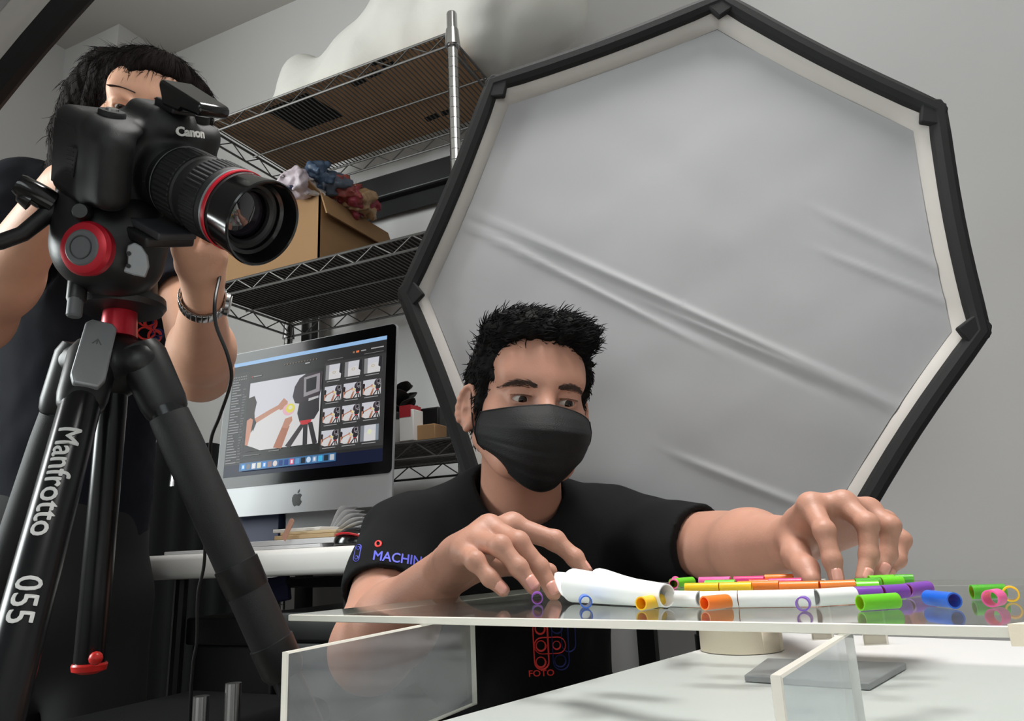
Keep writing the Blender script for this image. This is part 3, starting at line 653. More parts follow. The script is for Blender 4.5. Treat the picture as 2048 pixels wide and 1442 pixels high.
sheetp('curled_flap',[[pd(1178,1160,.02),pd(1180,1145,.03),pd(1190,1136,.035)],[pd(1205,1166,.015),pd(1206,1144,.028),pd(1207,1135,.035)],[pd(1240,1172,.006),pd(1243,1158,.02),pd(1246,1151,.025)],[pd(1290,1178,-.008),pd(1295,1168,.002),pd(1300,1163,.008)],[pd(1336,1186,-.02),pd(1340,1178,-.014),pd(1344,1174,-.01)]])
# ================================================================== second table with the computer
ZT2 = CZ+.017; d2r = PD(705,1091,1.20); b2 = d2r[1]; a2l = PD(298,1108,1.47)[0]; a2r = d2r[0]+.06
t = thing('folding_table','white plastic folding table under the desktop computer','table',((a2l+a2r)/2,b2+.15,0))
MB().box((a2l,b2,ZT2-.044),(a2r,b2+.30,ZT2),bev=.010).build('table_top',m_white,t)
m_dk = mat('dark_grey_steel',(48,48,50),.4,.6)
for a in (a2l+.10,a2r-.10):
    g = MB(); g.tube([(a,b2+.05,ZT2-.044),(a,b2+.04,.012)],.0125,n=10); g.tube([(a,b2+.25,ZT2-.044),(a,b2+.26,.012)],.0125,n=10); g.tube([(a,b2+.045,.35),(a,b2+.255,.35)],.009,n=8)
    g.build('leg_frame',m_dk,t)
MB().tube([(a2l+.1,b2+.15,ZT2-.06),(a2r-.1,b2+.15,ZT2-.06)],.01,n=8).build('rail',m_dk,t)
# ------------------------------------------------------------------ desktop computer
m_alu = mat('brushed_aluminium',(170,171,173),.5,.25,var=.03,vscale=10)
BR = PD(783,1010,1.39); ih = E1; tilt = .064; iu = EZ*math.cos(tilt)+E2*math.sin(tilt); inn = np.cross(ih,iu)   # inn points to the viewer
IW,IH = .452,.360
t = thing('desktop_computer','all-in-one desktop computer with a photo program on its screen','computer',np.array([BR[0]-IW/2,BR[1]+.06,ZT2]))
def I(u,v,o=0): return BR-ih*IW*(1-u)+iu*IH*(1-v)+inn*o       # u to the right, v downwards
def rr_poly(u0,v0,u1,v1,r,o,n=6):
    P = []
    for cu,cv,q0 in ((u1-r/IW,v0+r/IH,0),(u0+r/IW,v0+r/IH,1),(u0+r/IW,v1-r/IH,2),(u1-r/IW,v1-r/IH,3)):
        for i in range(n+1):
            q = math.pi/2*(q0+i/n); P.append(I(cu+math.cos(q)*r/IW,cv-math.sin(q)*r/IH,o))
    return P
g = MB(); R0 = rr_poly(0,0,1,1,.012,0); R1 = rr_poly(0,0,1,1,.012,-.005); R2 = rr_poly(.06,.08,.94,.9,.03,-.022); R3 = rr_poly(.3,.35,.7,.75,.03,-.036); k = len(R0)
g.add(np.array(R0),[tuple(range(k))]); 
for r0,r1 in ((R0,R1),(R1,R2),(R2,R3)): g.add(np.vstack([r0,r1]),[(i,(i+1)%k,k+(i+1)%k,k+i) for i in range(k)])
g.add(np.array(R3),[tuple(range(k))]); g.build('housing',m_alu,t,smooth=30)
m_bezel = mat('black_bezel_glass',(10,10,12),.14,var=0,spec=.12)
VC = .833                                                    # the chin starts here
bz = rr_poly(.004,.004,.996,VC,.010,.0004); MB().prism(bz,inn,.0008).build('bezel',m_bezel,t,smooth=0)
# the picture on the display: flat coloured shapes
SU0,SU1,SV0,SV1 = .045,.950,.066,.768
scr = MB(); scol = []; lay = [0]
def S(u,v): return I(SU0+(SU1-SU0)*u,SV0+(SV1-SV0)*v,.0016+.000012*lay[0])
def poly(P,c):
    lay[0] += 1; scr.add([S(*p) for p in P],[tuple(range(len(P)))]); scol.append((c,len(P)))
def rect(u0,v0,u1,v1,c): poly([(u0,v0),(u1,v0),(u1,v1),(u0,v1)],c)
def elli(u,v,ru,rv,c,n=16): poly([(u+ru*math.cos(2*math.pi*i/n),v+rv*math.sin(2*math.pi*i/n)) for i in range(n)],c)
def stroke(P,wd,c):
    P = [np.array(p) for p in P]; A = []; B = []
    for i,p in enumerate(P):
        d = P[min(i+1,len(P)-1)]-P[max(i-1,0)]; d = d/np.hypot(*d); q = np.array([-d[1],d[0]])*(wd if np.isscalar(wd) else wd[i]); A.append(p+q); B.append(p-q)
    for i in range(len(P)-1): poly([A[i],A[i+1],B[i+1],B[i]],c)
rnd = random.Random(3)
rect(0,0,1,1,(20,26,52)); rect(0,.03,1,.90,(44,44,45)); rect(0,0,1,.032,(150,190,232)); rect(.0,.095,.118,.90,(52,52,53)); rect(.118,.175,.625,.86,(38,38,39)); rect(.625,.14,1,.875,(58,58,59))
for i in range(33):
    v = .125+i*.0235
    if i<2:
        for j in range(8): rect(.012+j*.012,v,.018+j*.012,v+.008,(150,150,150))
        continue
    L = rnd.uniform(.03,.075); rect(.008,v,.008+L,v+.007,(150,150,152))
    if i>4: rect(.085,v,.085+rnd.uniform(.004,.028),v+.006,(120,120,122))
for j in range(12): rect(.36+j*.019,.085,.366+j*.019,.094,(130,110,90))
rect(.14,.145,.148,.155,(190,60,60)); rect(.152,.145,.21,.153,(150,150,150)); rect(.50,.108,.53,.116,(190,190,190))
rect(.645,.118,.74,.122,(130,130,130)); rect(.80,.085,.812,.1,(150,120,100)); rect(.82,.083,.838,.1,(232,120,70)); rect(.85,.086,.88,.095,(160,160,160)); rect(.91,.083,.985,.092,(170,170,170)); rect(.87,.122,.985,.126,(120,120,120))
def photo(u0,v0,u1,v1,kind):
    U = lambda x: u0+(u1-u0)*x; Vv = lambda y: v0+(v1-v0)*y
    def pp(P,c): poly([(U(min(max(x,0),1)),Vv(min(max(y,0),1))) for x,y in P],c)
    def st(P,wd,c): stroke([(U(x),Vv(y)) for x,y in P],[q*(u1-u0) for q in wd],c)
    rect(u0,v0,u1,v1,(206,206,214)); pp([(0,.55),(.6,.35),(1,.4),(1,1),(0,1)],(214,212,212))
    if kind=='plain':
        rect(u0,v0,U(.2),v1,(140,140,142)); elli(U(.5),Vv(.55),.1*(u1-u0),.1*(v1-v0),(190,178,150),10); elli(U(.5),Vv(.55),.06*(u1-u0),.06*(v1-v0),(214,212,212),10); pp([(.84,0),(1,0),(1,1),(.9,1),(.92,.7),(.8,.6),(.82,.3)],(44,44,48)); return
    if kind=='blank':
        rect(u0,v0,U(.2),v1,(128,132,138)); rect(U(.84),v0,u1,v1,(128,140,150)); elli(U(.5),Vv(.42),.12*(u1-u0),.16*(v1-v0),(222,226,190),12); return
    # arms, straw ring, head, tripod with a camera
    sk,sk2 = (188,134,110),(172,112,88)
    st([(.10,.58),(.32,.47),(.48,.40)],[.045,.04,.035],sk); pp([(.42,.40),(.50,.30),(.56,.36),(.55,.44),(.46,.47)],sk)
    elli(U(.58),Vv(.475),.085*(u1-u0),.085*(v1-v0),(226,176,190),20); elli(U(.60),Vv(.46),.06*(u1-u0),.065*(v1-v0),(222,214,80),18); elli(U(.60),Vv(.45),.03*(u1-u0),.03*(v1-v0),(226,222,190),14)
    st([(.46,1.0),(.52,.82),(.56,.70)],[.06,.055,.05],sk2); pp([(.50,.72),(.54,.60),(.63,.58),(.64,.64),(.58,.74)],sk)
    pp([(.70,.05),(.78,-.0),(1,0),(1,.25),(.98,.36),(.74,.42),(.66,.40),(.62,.3),(.64,.16)],(60,52,58)); pp([(.76,.05),(.97,.02),(.98,.28),(.77,.33)],(150,145,150)); pp([(.79,.08),(.93,.06),(.93,.24),(.80,.27)],(34,34,40))
    pp([(.72,.40),(.98,.34),(.99,.55),(.93,.66),(.74,.68),(.70,.55)],(50,48,52)); pp([(.84,.36),(.97,.34),(.97,.37),(.84,.40)],(190,188,190)); pp([(.74,.66),(.90,.66),(.88,.73),(.76,.73)],(196,54,60))
    st([(.78,.72),(.60,1.0)],[.03,.04],(56,48,52)); st([(.82,.72),(.83,1.0)],[.03,.03],(48,46,50)); st([(.88,.70),(.96,1.0)],[.03,.03],(48,46,50))
    pp([(0,.10+.12),(.08,.20),(.12,.30),(.10,.45),(.12,.62),(.08,.72),(0,.80)],(46,32,34)); pp([(0,.55),(.05,.52),(.09,.55),(.07,.72),(.03,.98),(0,1)],(196,136,112)); pp([(.09,.5),(.14,.6),(.10,.72),(.08,.66)],(28,28,30)); pp([(0,.9),(.12,.95),(.22,1),(0,1)],(40,36,40))
photo(.135,.205,.615,.80,'main'); rect(.30,.815,.37,.82,(150,150,150)); rect(.13,.83,.24,.835,(130,130,130))
kinds = ['plain','plain','plain','main','main','main','main','main','main','main','main','blank']
for r in range(4):
    for c in range(3):
        u0 = .638+c*.118; v0 = .165+r*.182; photo(u0,v0,u0+.105,v0+.125,kinds[r*3+c]); rect(u0+.01,v0+.138,u0+.09,v0+.144,(160,160,160))
rect(.118,.895,.735,.962,(64,112,158))
ic = [(60,150,220),(120,120,124),(220,220,224),(216,214,190),(70,150,230),(150,120,120),(226,214,208),(20,60,130),(22,66,140),(220,90,130),(96,150,200),(30,34,44),(200,220,240),(130,160,196),(70,180,224),(34,44,54),(196,200,206)]
for i,c in enumerate(ic):
    u = .132+i*.0355
    if i in (1,6,12): elli(u+.012,.928,.014,.024,c,14)
    else: rect(u,.906,u+.026,.951,c)
    if i in (0,2,4,9,13): rect(u+.007,.915,u+.019,.942,(230,236,244))
o = scr.build('display',mat('x',(0,0,0)),t,smooth=0) if False else None
me = bpy.data.meshes.new('display'); me.from_pydata(np.vstack(scr.v).tolist(),[],scr.f)
ca = me.color_attributes.new('paint','FLOAT_COLOR','CORNER'); arr = np.concatenate([np.tile(np.array([*lin(c),1.0]),(n,1)) for c,n in scol]); ca.data.foreach_set('color',arr.astype(np.float32).ravel())
m = bpy.data.materials.new('lit_display'); m.use_nodes = True; nt = m.node_tree; b = nt.nodes['Principled BSDF']; at = nt.nodes.new('ShaderNodeVertexColor'); at.layer_name = 'paint'
nt.links.new(at.outputs[0],b.inputs['Emission Color']); b.inputs['Emission Strength'].default_value = .72; b.inputs['Base Color'].default_value = (.01,.01,.01,1); b.inputs['Roughness'].default_value = .3; b.inputs['Specular IOR Level'].default_value = .08
me.materials.append(m); o = bpy.data.objects.new('display',me); COL.objects.link(o); adopt(o,t)
# fruit mark on the chin, stand
m_logo = mat('logo_black',(12,12,12),.3,var=0); cx,cy = .5,(VC+1)/2+.004
def fr(P): return [I(cx+x/IW*.018,cy-y/IH*.018,.0002) for x,y in P]
body = [(0,.38),(.22,.46),(.48,.40),(.64,.22),(.5,.1),(.44,-.1),(.5,-.3),(.68,-.42),(.54,-.72),(.32,-.92),(.12,-.86),(0,-.82),(-.14,-.86),(-.34,-.92),(-.56,-.68),(-.7,-.3),(-.72,.05),(-.56,.34),(-.3,.46)]
MB().prism(fr(body),inn,.0003).build('fruit_mark',m_logo,t,smooth=0); MB().prism(fr([(.0,.5),(.06,.74),(.28,.94),(.30,.72),(.18,.54)]),inn,.0003).build('fruit_leaf',m_logo,t,smooth=0)
sb = I(.5,.8,-.03); g = MB(); w_ = .085
prof = [I(.5,.55,-.034),I(.5,.9,-.05),np.array([sb[0],sb[1]+.035,ZT2+.012]),np.array([sb[0],sb[1]+.028,ZT2+.004])]
for i in range(3): g.prism([prof[i]-ih*w_,prof[i]+ih*w_,prof[i+1]+ih*w_,prof[i+1]-ih*w_],E2,.006)
g.box((sb[0]-w_,sb[1]-.085,ZT2+.0006),(sb[0]+w_,sb[1]+.04,ZT2+.006)); g.build('stand',m_alu,t)
# ------------------------------------------------------------------ small things on the folding table
def onT(px,py,b): r = ray(px,py); p = CAMP+r*((b-CAMP[1])/r[1]); return p     # point in the upright plane at depth b of the room
m_cream = mat('cream_paper',(206,186,150),.7,var=.05); m_env = mat('manila_paper',(188,160,120),.7,var=.06); m_pap2 = mat('grey_white_paper',(206,206,208),.6,var=.03)
def flat(label,cat,name,px0,px1,b,dep,z0,th,m,bev=.001):
    p,q = onT(px0,1080,b),onT(px1,1080,b)
    return tag(MB().box((p[0],b,z0),(q[0],b+dep,z0+th)).build(name,m,bevel=bev),label,cat)
z = ZT2+.0005
flat('white flat keyboard tray lying along the front of the folding table','keyboard tray','keyboard_tray',330,640,b2+.03,.09,z,.006,m_pap2)
flat('grey white paper pad stacked on the keyboard tray','paper pad','paper_pad',470,668,b2+.035,.08,z+.0065,.009,m_pap2)
flat('manila envelope lying on the paper pad under the screen','envelope','envelope',548,668,b2+.04,.07,z+.016,.007,m_env)
flat('cream notebook stacked on the manila envelope','notebook','notebook',560,672,b2+.045,.06,z+.0235,.005,m_cream)
flat('white notebook on top of the cream notebook','notebook','notebook',545,640,b2+.05,.06,z+.029,.006,m_white)
p,q = onT(566,1079,b2+.028),onT(585,1038,b2+.024); d = nrm(q-p)
g = MB(); a_,b_ = np.cross(d,E2),E2; P = []
for s_ in np.linspace(0,1,9): P.append(p+d*np.linalg.norm(q-p)*s_)
pol = [p+a_*.0052,p-a_*.0052]+[q-d*.005+(-a_*math.cos(x)+d*math.sin(x))*.0052 for x in np.linspace(0,math.pi,9)]
tag(MB().prism(pol,E2,.0016).build('wooden_stick',mat('stained_wood',(190,140,118),.6,var=.1,vscale=80),smooth=0),'pinkish flat wooden stick propped against the envelope','stick')
flat('navy blue box standing behind the tripod leg under the screen','box','navy_box',478,556,b2+.215,.05,z,.075,mat('navy_card',(38,44,70),.6))
flat('pale grey leaflet holder behind the wooden stick','leaflet holder','leaflet_holder',570,672,b2+.225,.012,z,.078,mat('grey_card',(150,150,150),.6))
# open booklet with curled pages
t = thing('open_booklet','open white booklet with curling pages beside the mouse','booklet',onT(690,1070,b2+.07))
for i in range(7):
    P = []
    for s_ in np.linspace(0,1,9):
        h_ = .012+.045*s_+.035*i/7*s_*(1.2-s_); x_ = 650+90*s_*(1-.1*i); pp_ = onT(x_,1062,b2+.075+.006*i); P.append([np.array([pp_[0],pp_[1]+dy,z+.012+h_*(.3+.12*i)*math.sin(1.6*s_+.35)]) for dy in (0,.05)])
    MB().grid(np.array(P)).build('page',m_pap2,t,smooth=180,solid=.0006)
# black and red mouse
t = thing('computer_mouse','black computer mouse with red side on the folding table','mouse',onT(705,1088,b2+.04)); mp_ = onT(706,1085,b2+.045)
s = SDF().ell((mp_[0],mp_[1],z+.004),(.036,.026,.026),.004); lo_ = mp_-.06; lo_[2] = z-.01; s.fun(lambda X,Y,Z,G: np.maximum(G,z-Z+.0004),lo_,lo_+.12)
link_mesh('shell',np_mesh('shell',[s.mesh((mp_[0]-.05,mp_[1]-.04,z-.004),(mp_[0]+.05,mp_[1]+.04,z+.04),.002)],m_blackg),t)
MB().tube([mp_+np.array([.030*math.cos(q)*1.02,-.026*math.sin(q)*1.03,-mp_[2]+z+.008+.012*math.sin(q)]) for q in np.linspace(.25,2.2,12)],.003,n=8,flat=.6).build('side_grip',mat('red_plastic',(196,34,40),.35,var=0),t)
# ------------------------------------------------------------------ dark things under and beside the folding table
m_seat = mat('black_upholstery',(9,9,10),.9,var=.2,vscale=50,bump=.2,bscale=500,spec=.12)
def sdpart(name,s,lo,hi,h,m,par): return link_mesh(name,np_mesh(name,[s.mesh(lo,hi,h)],m),par)
# black cloth hung on the lower front of the shelving
bcl = SH_FR[1]-.014; P = []
for i,px in enumerate(np.linspace(150,505,60)):
    top = onT(px,886+5*math.sin(px*.05)+4*math.sin(px*.13),bcl); P.append([np.array([top[0],bcl-.006-.008*math.sin(i*.9)*(1-.6*s_),top[2]*(1-s_)+.004*s_]) for s_ in np.linspace(0,1,14)])
tag(MB().grid(np.array(P)).build('black_cloth',m_seat,smooth=180,solid=.002),'black cloth hanging down the lower front of the wire shelving','cloth')
# black seat with chrome tubes, low between the tripod legs
cb = PD(320,1432,1.02); t = thing('black_stool','low black stool with chrome tube frame behind the tripod','stool',np.array([cb[0],cb[1],0]))
s = SDF().rbox((cb[0],cb[1]+.06,cb[2]-.03),(.15,.13,.03),.026,0); sdpart('seat',s,(cb[0]-.2,cb[1]-.12,cb[2]-.08),(cb[0]+.2,cb[1]+.24,cb[2]+.03),.008,m_seat,t)
for (px,py) in ((403,1392),(467,1366)):
    q = PD(px,py,.90); MB().tube([q,(q[0],q[1],.012)],.0095,n=14).build('frame_tube',m_chrome,t)
for (dx,dy) in ((-.12,-.05),(-.12,.17),(.12,.17)): MB().tube([(cb[0]+dx,cb[1]+dy,cb[2]-.05),(cb[0]+dx,cb[1]+dy,.012)],.0095,n=12).build('leg',m_chrome,t)
# black storage crates filling the space under the table
def crate(label,px0,px1,pyt,b,dep,zb_,m):
    p,q = onT(px0,pyt,b),onT(px1,pyt,b); tt = thing('storage_crate',label,'crate',((p[0]+q[0])/2,b+dep/2,zb_)); h_ = p[2]-zb_
    MB().box((p[0],b,zb_),(q[0],b+dep,zb_+h_*.93),bev=.006).build('body',m,tt); MB().box((p[0]-.008,b-.008,zb_+h_*.93),(q[0]+.008,b+dep+.008,zb_+h_),bev=.005).build('lid',m_black,tt)
    MB().tube([(p[0]+.06,b-.006,zb_+h_*.7),(p[0]+.07,b-.02,zb_+h_*.66),(p[0]+.13,b-.02,zb_+h_*.66),(p[0]+.14,b-.006,zb_+h_*.7)],.004,n=8).build('handle',m_steel,tt); return tt
crate('dark storage crate under the right half of the folding table',560,790,1222,b2+.03,.22,0,mat('dark_crate',(30,30,32),.5))
crate('dark storage crate under the left half of the folding table',385,545,1235,b2+.06,.15,0,mat('dark_crate2',(22,22,24),.6))
p = onT(565,1172,b2+.02); tag(MB().prism([onT(528,1158,b2+.14),onT(572,1150,b2+.14),onT(576,1200,b2+.14),onT(552,1205,b2+.14)],E2,.012).build('navy_pouch',mat('navy_cloth',(30,32,66),.8),bevel=.003),'navy blue pouch hanging under the folding table','pouch')
# ================================================================== tripod, fluid head and still camera
m_rub = mat('black_rubber',(22,22,23),.62,var=.1,vscale=80,bump=.25,bscale=1400)
m_tube = mat('anodised_black_tube',(26,27,29),.26,.35,var=.05,vscale=30)
m_red = mat('red_anodised',(188,30,46),.32,.35,var=.03)
m_silver = mat('silver_grey_plate',(150,152,154),.4,.35,var=.02)
m_gry = mat('knob_grey',(96,98,100),.5,.1,var=.03)
m_letter = mat('silver_lettering',(206,206,204),.4,var=0)
m_wlet = mat('white_lettering',(235,233,228),.4,var=0)
TC = PD(221,850,.80); AXZ = EZ
def colz(py): # height on the column axis that shows at image row py
    z = TC[2]
    for _ in range(30): z += (proj((TC[0],TC[1],z))[1]-py)/1500*.8
    return z
apz = colz(712)
trip = thing('camera_tripod','black tripod with red collars carrying the still camera','tripod',np.array([TC[0],TC[1],0]))
zb_ = colz(1330)
MB().lathe([(zb_-apz,.0135),(zb_-apz+.004,.0145),(-.02,.0145)],(TC[0],TC[1],apz),EZ,n=28).build('centre_column',m_tube,trip)
MB().lathe([(0,.008),(.003,.0155),(.008,.0165),(.010,.0155)],(TC[0],TC[1],zb_-.008),EZ,n=24).build('column_cap',mat('bright_red_plastic',(214,40,34),.35),trip)
MB().sphere((TC[0]+.022,TC[1]-.01,zb_+.008),.0065,n=12).build('column_hook',mat('bright_red_plastic',(214,40,34),.35),trip)
z1 = colz(752); MB().lathe([(0,.0185),(.003,.020),(.010,.020),(.011,.0175),(.016,.0175),(.017,.020),(.030,.020),(.032,.017)],(TC[0],TC[1],z1-.012),EZ,n=28).build('column_ring',m_red,trip)
# shoulder casting
s = SDF().cap((TC[0],TC[1],apz-.02),(TC[0],TC[1],apz+.004),.028,.020,.012)
LEGS = []
def leg_line(p,q): p = np.array(p); q = np.array(q); d = q-p; return p,p+d*(p[2]-.006)/(-d[2])
LA = leg_line(PD(187,712,.795),PD(84,1100,.655)); LB = leg_line(PD(285,712,.805),PD(520,1235,.79)); LC = leg_line(PD(158,712,.845),PD(22,1120,.83))
for (p,q) in (LA,LB,LC):
    d = nrm(q-p); s.cap((TC[0],TC[1],apz-.008),p-EZ*.006,.022,.0225,.014)
sdpart('shoulder',s,(TC[0]-.12,TC[1]-.12,apz-.09),(TC[0]+.12,TC[1]+.12,apz+.06),.0028,m_black,trip)
def legbuild(L,cuts,rs,collar,text=None):
    p,q = L; d = nrm(q-p); T = np.linalg.norm(q-p); toC = nrm(CAMP-p); fr = nrm(toC-d*(toC@d)); sd = np.cross(d,fr)
    lg = MB().lathe([(-.012,.020),(.0,.0245),(.055,.0235),(.066,.0215),(.07,.019)],p,d,n=28,hint=fr,sq=.82).build('leg',m_black,trip)
    t0 = .06
    for c,r in zip(cuts,rs):
        MB().lathe([(t0,r*.98),(t0+.002,r),(c,r)],p,d,n=28).build('tube_section',m_tube,lg); t0 = c-.004
        if c<T-.03: MB().lathe([(c-.028,r*1.0),(c-.026,r*1.22),(c+.004,r*1.18),(c+.012,r*.95)],p,d,n=24).build('lock_collar',m_black,lg)
    MB().lathe([(T-.03,rs[-1]*1.25),(T-.004,rs[-1]*1.45),(T,rs[-1]*1.1)],p,d,n=20).build('foot',m_rub,lg)
    return lg,p,d,fr,sd
la,p,d,fr,sd = legbuild(LA,[.42,.74,np.linalg.norm(LA[1]-LA[0])-.02],[.0190,.0155,.013],1)
# silver cover plate on the shoulder of the near leg
o = p+fr*.0205; pl = [(-.018,.002),(-.013,-.0105),(.052,-.0135),(.060,-.008),(.060,.008),(.052,.0125),(-.013,.0105)]
pl = [(-.030,-.010),(-.024,-.0150),(.044,-.0160),(.056,-.011),(.056,.011),(.044,.0155),(-.024,.0150),(-.030,.010)]
cp = MB().prism([o+d*x+sd*y-fr*.006 for x,y in pl],fr,.0095).build('cover_plate',m_silver,la,bevel=.002)
MB().prism([o+d*x*.8+d*.003+sd*y*.62+fr*.0034 for x,y in pl],fr,.0009).build('plate_recess',m_gry,cp,bevel=.0004) if False else None
g = MB(); [g.tube([o+d*(-.004)+sd*.0+fr*.0036,o+d*.003+sd*yy+fr*.0036],.0006,n=6) for yy in (-.004,0,.004)]; tag(g.build('tripod_symbol',m_gry,la),kind='stuff')
r_ = .0190
def onleg(base,ang0):
    def f(x,y,z): 
        q = ang0+y/r_; return p+d*(base+x)+(fr*math.cos(q)+sdR*math.sin(q))*(r_+.0003+z)
    return f
sdR = sd if sd@RT>0 else -sd
def lettering(name,body,size,base,ang,fat=.0): return text_obj(name,body,size,onleg(base,ang),m_letter,la,extrude=.0002,split=2,fat=fat)
lettering('brand_lettering','Manfrotto',.028,.162,-.22,.00045); lettering('model_lettering','055',.028,.276,-.22,.0003)
lb,p,d,fr,sd = legbuild(LB,[.27,.36,.72,np.linalg.norm(LB[1]-LB[0])-.02],[.0190,.0190,.0155,.013],1)
MB().lathe([(.07,.0205),(.10,.0215),(.33,.0215),(.345,.0205)],p,d,n=26).build('foam_grip',m_rub,lb)
lc,p,d,fr,sd = legbuild(LC,[.40,.72,np.linalg.norm(LC[1]-LC[0])-.02],[.0170,.0145,.012],1)
MB().lathe([(.07,.0195),(.10,.0205),(.30,.0205),(.31,.0195)],p,d,n=26).build('foam_grip',m_rub,lc)
# ------------------------------------------------------------------ fluid head
hz0,hz1,hz2 = colz(664),colz(622),colz(592)
HX = np.array([TC[0],TC[1],0])
hd = thing('fluid_head','black fluid head with a red ringed knob between tripod and camera','tripod head',HX+EZ*hz0)
MB().lathe([(-.006,.019),(0,.0185),(hz1-hz0,.0172),(hz1-hz0+.002,.015)],HX+EZ*hz0,EZ,n=30).build('red_collar',m_red,hd)
MB().lathe([(0,.030),(.002,.043),(.008,.0465),(.016,.0455),(.018,.037),(.040,.035),(.046,.030)],HX+EZ*(hz1-.002),EZ,n=40).build('base_disc',m_black,hd)
MB().lathe([(0,.0085),(.003,.0095),(.022,.0095),(.025,.008)],PD(152,604,.775),EZ,n=14).build('base_knob',m_black,hd)
MB().lathe([(0,.006),(.002,.0075),(.02,.0075)],PD(150,612,.772)-EZ*.012,EZ,n=14).build('bubble_level',m_gry,hd)
# body of the head, a rounded drum leaning with the camera
CN = nrm(RT*.80-UP*.41-FW*.43); CU = nrm(RT*.27+UP*.89-FW*.346); CU = nrm(CU-CN*(CU@CN)); CS = np.cross(CN,CU); CS = CS if CS@RT>0 else -CS
hc = PD(212,505,.79)
s = SDF().cap(HX+EZ*(hz2+.018),hc+EZ*.002,.033,.040,.02).ell(PD(188,478,.79),(.042,.036,.046),.03).cap(PD(165,415,.79),PD(270,440,.80),.026,.022,.02).cap(PD(255,520,.80),PD(270,470,.80),.036,.034,.02)
sdpart('head_body',s,hc-.12,hc+.14,.0028,m_black,hd)
kn = PD(172,497,.742); kd = nrm(-FW*.97-RT*.13+UP*.03)
MB().lathe([(-.008,.0265),(.0,.0275),(.004,.0250),(.006,.0190)],kn,kd,n=44).build('knob_ring',m_red,hd)
kf = MB().lathe([(0,.0180),(.0062,.0180),(.0074,.0165)],kn,kd,n=40).build('knob_face',m_gry,hd)
MB().lathe([(.0072,.0118),(.0085,.0118),(.0085,.0108),(.0072,.0108)],kn,kd,n=32,cap=False).build('knob_groove',mat('knob_dark',(60,60,62),.5),kf)
pn = nrm(-FW*.95+RT*.2); pp0 = .757
MB().prism([PD(x,y,pp0) for x,y in ((258,492),(272,486),(286,494),(297,512),(300,534),(292,556),(268,551),(250,545),(252,536),(258,530),(258,514),(255,506))],pn,.006).build('silver_badge',m_silver,hd,bevel=.0015)
g = MB(); [g.lathe([(0,.0022),(.001,.0022)],PD(x,y,pp0-.006),pn,n=10) for x,y in ((258,507),(257,532))]; g.build('badge_screw',m_blackg,hd)
# plate under the camera, along the lens direction
ck = 1.0; MT = PD(516,442,.735)-CN*.146; pb0 = MT-CS*.026-CU*.0505-CN*.030
def along(f,s_,u): return pb0+CN*f+CS*s_+CU*u
MB().box((-.028,-.010,-.085),(.028,.002,.085),ax=[CS,CU,CN],o=pb0,bev=.003).build('plate_clamp',m_black,hd)
MB().box((-.022,.002,-.10),(.022,.010,.095),ax=[CS,CU,CN],o=pb0,bev=.002).build('sliding_plate',mat('plate_graphite',(58,59,62),.42,.3),hd)
MB().lathe([(0,.006),(.004,.0085),(.014,.0085),(.017,.007)],PD(172,428,.755),nrm(-FW+RT*.2),n=16).build('clamp_knob',m_black,hd)
MB().lathe([(0,.0035),(.012,.0035)],pb0+CN*.03-CS*.026-CU*.006,-CS,n=12).build('clamp_screw',m_chrome,hd)
# pan bar with its clamp cup
MB().tube([PD(150,412,.78),PD(112,414,.775),PD(85,436,.765),PD(45,468,.75),PD(0,484,.74),PD(-60,492,.72)],[.011,.0115,.0085,.0078,.0078,.0078],n=18).build('pan_bar',m_black,hd)
MB().lathe([(0,.012),(.012,.0125),(.032,.0115),(.036,.0100),(.030,.0085),(.02,.006)],PD(108,408,.77),nrm(PD(45,372,.755)-PD(108,408,.77)),n=22).build('pan_bar_clamp',m_blackg,hd)
MB().tube([PD(62,404,.76),PD(48,395,.757),PD(38,362,.755)],[.0125,.0105,.0015],n=18,flat=.75).build('clamp_lever',m_blackg,hd)
# ------------------------------------------------------------------ still camera
m_cam = mat('camera_plastic',(24,24,25),.48,var=.08,vscale=90,bump=.3,bscale=2200)
m_camr = mat('camera_rubber',(19,19,20),.6,var=.1,vscale=120,bump=.35,bscale=1700)
Mx = (np.stack([CS,CU,CN],1)*ck,MT)
dslr = thing('still_camera','black still camera with a red ringed zoom lens on the tripod','camera',pb0+CU*.012)
s = SDF()
s.rbox((-.010,.006,-.036),(.076,.045,.033),.013,.004)
s.rbox((-.068,.006,.004),(.0185,.041,.024),.017,.012); s.ell((-.058,.044,-.006),(.024,.010,.026),.010)
s.rbox((.004,.042,-.028),(.026,.026,.026),.010,.016); s.ell((.004,.051,-.004),(.021,.014,.016),.012)
s.rbox((.045,.040,-.030),(.024,.012,.020),.008,.008)
s.cap((0,0,-.012),(0,0,-.002),.038,.0375,.008)
V,Q = s.mesh((-.115,-.075,-.075),(.09,.10,.05),.0017); link_mesh('camera_body',np_mesh('camera_body',[(V,Q)],m_cam,Mx),dslr)
def L3(x,y,z): return MT+(CS*x+CU*y+CN*z)*ck
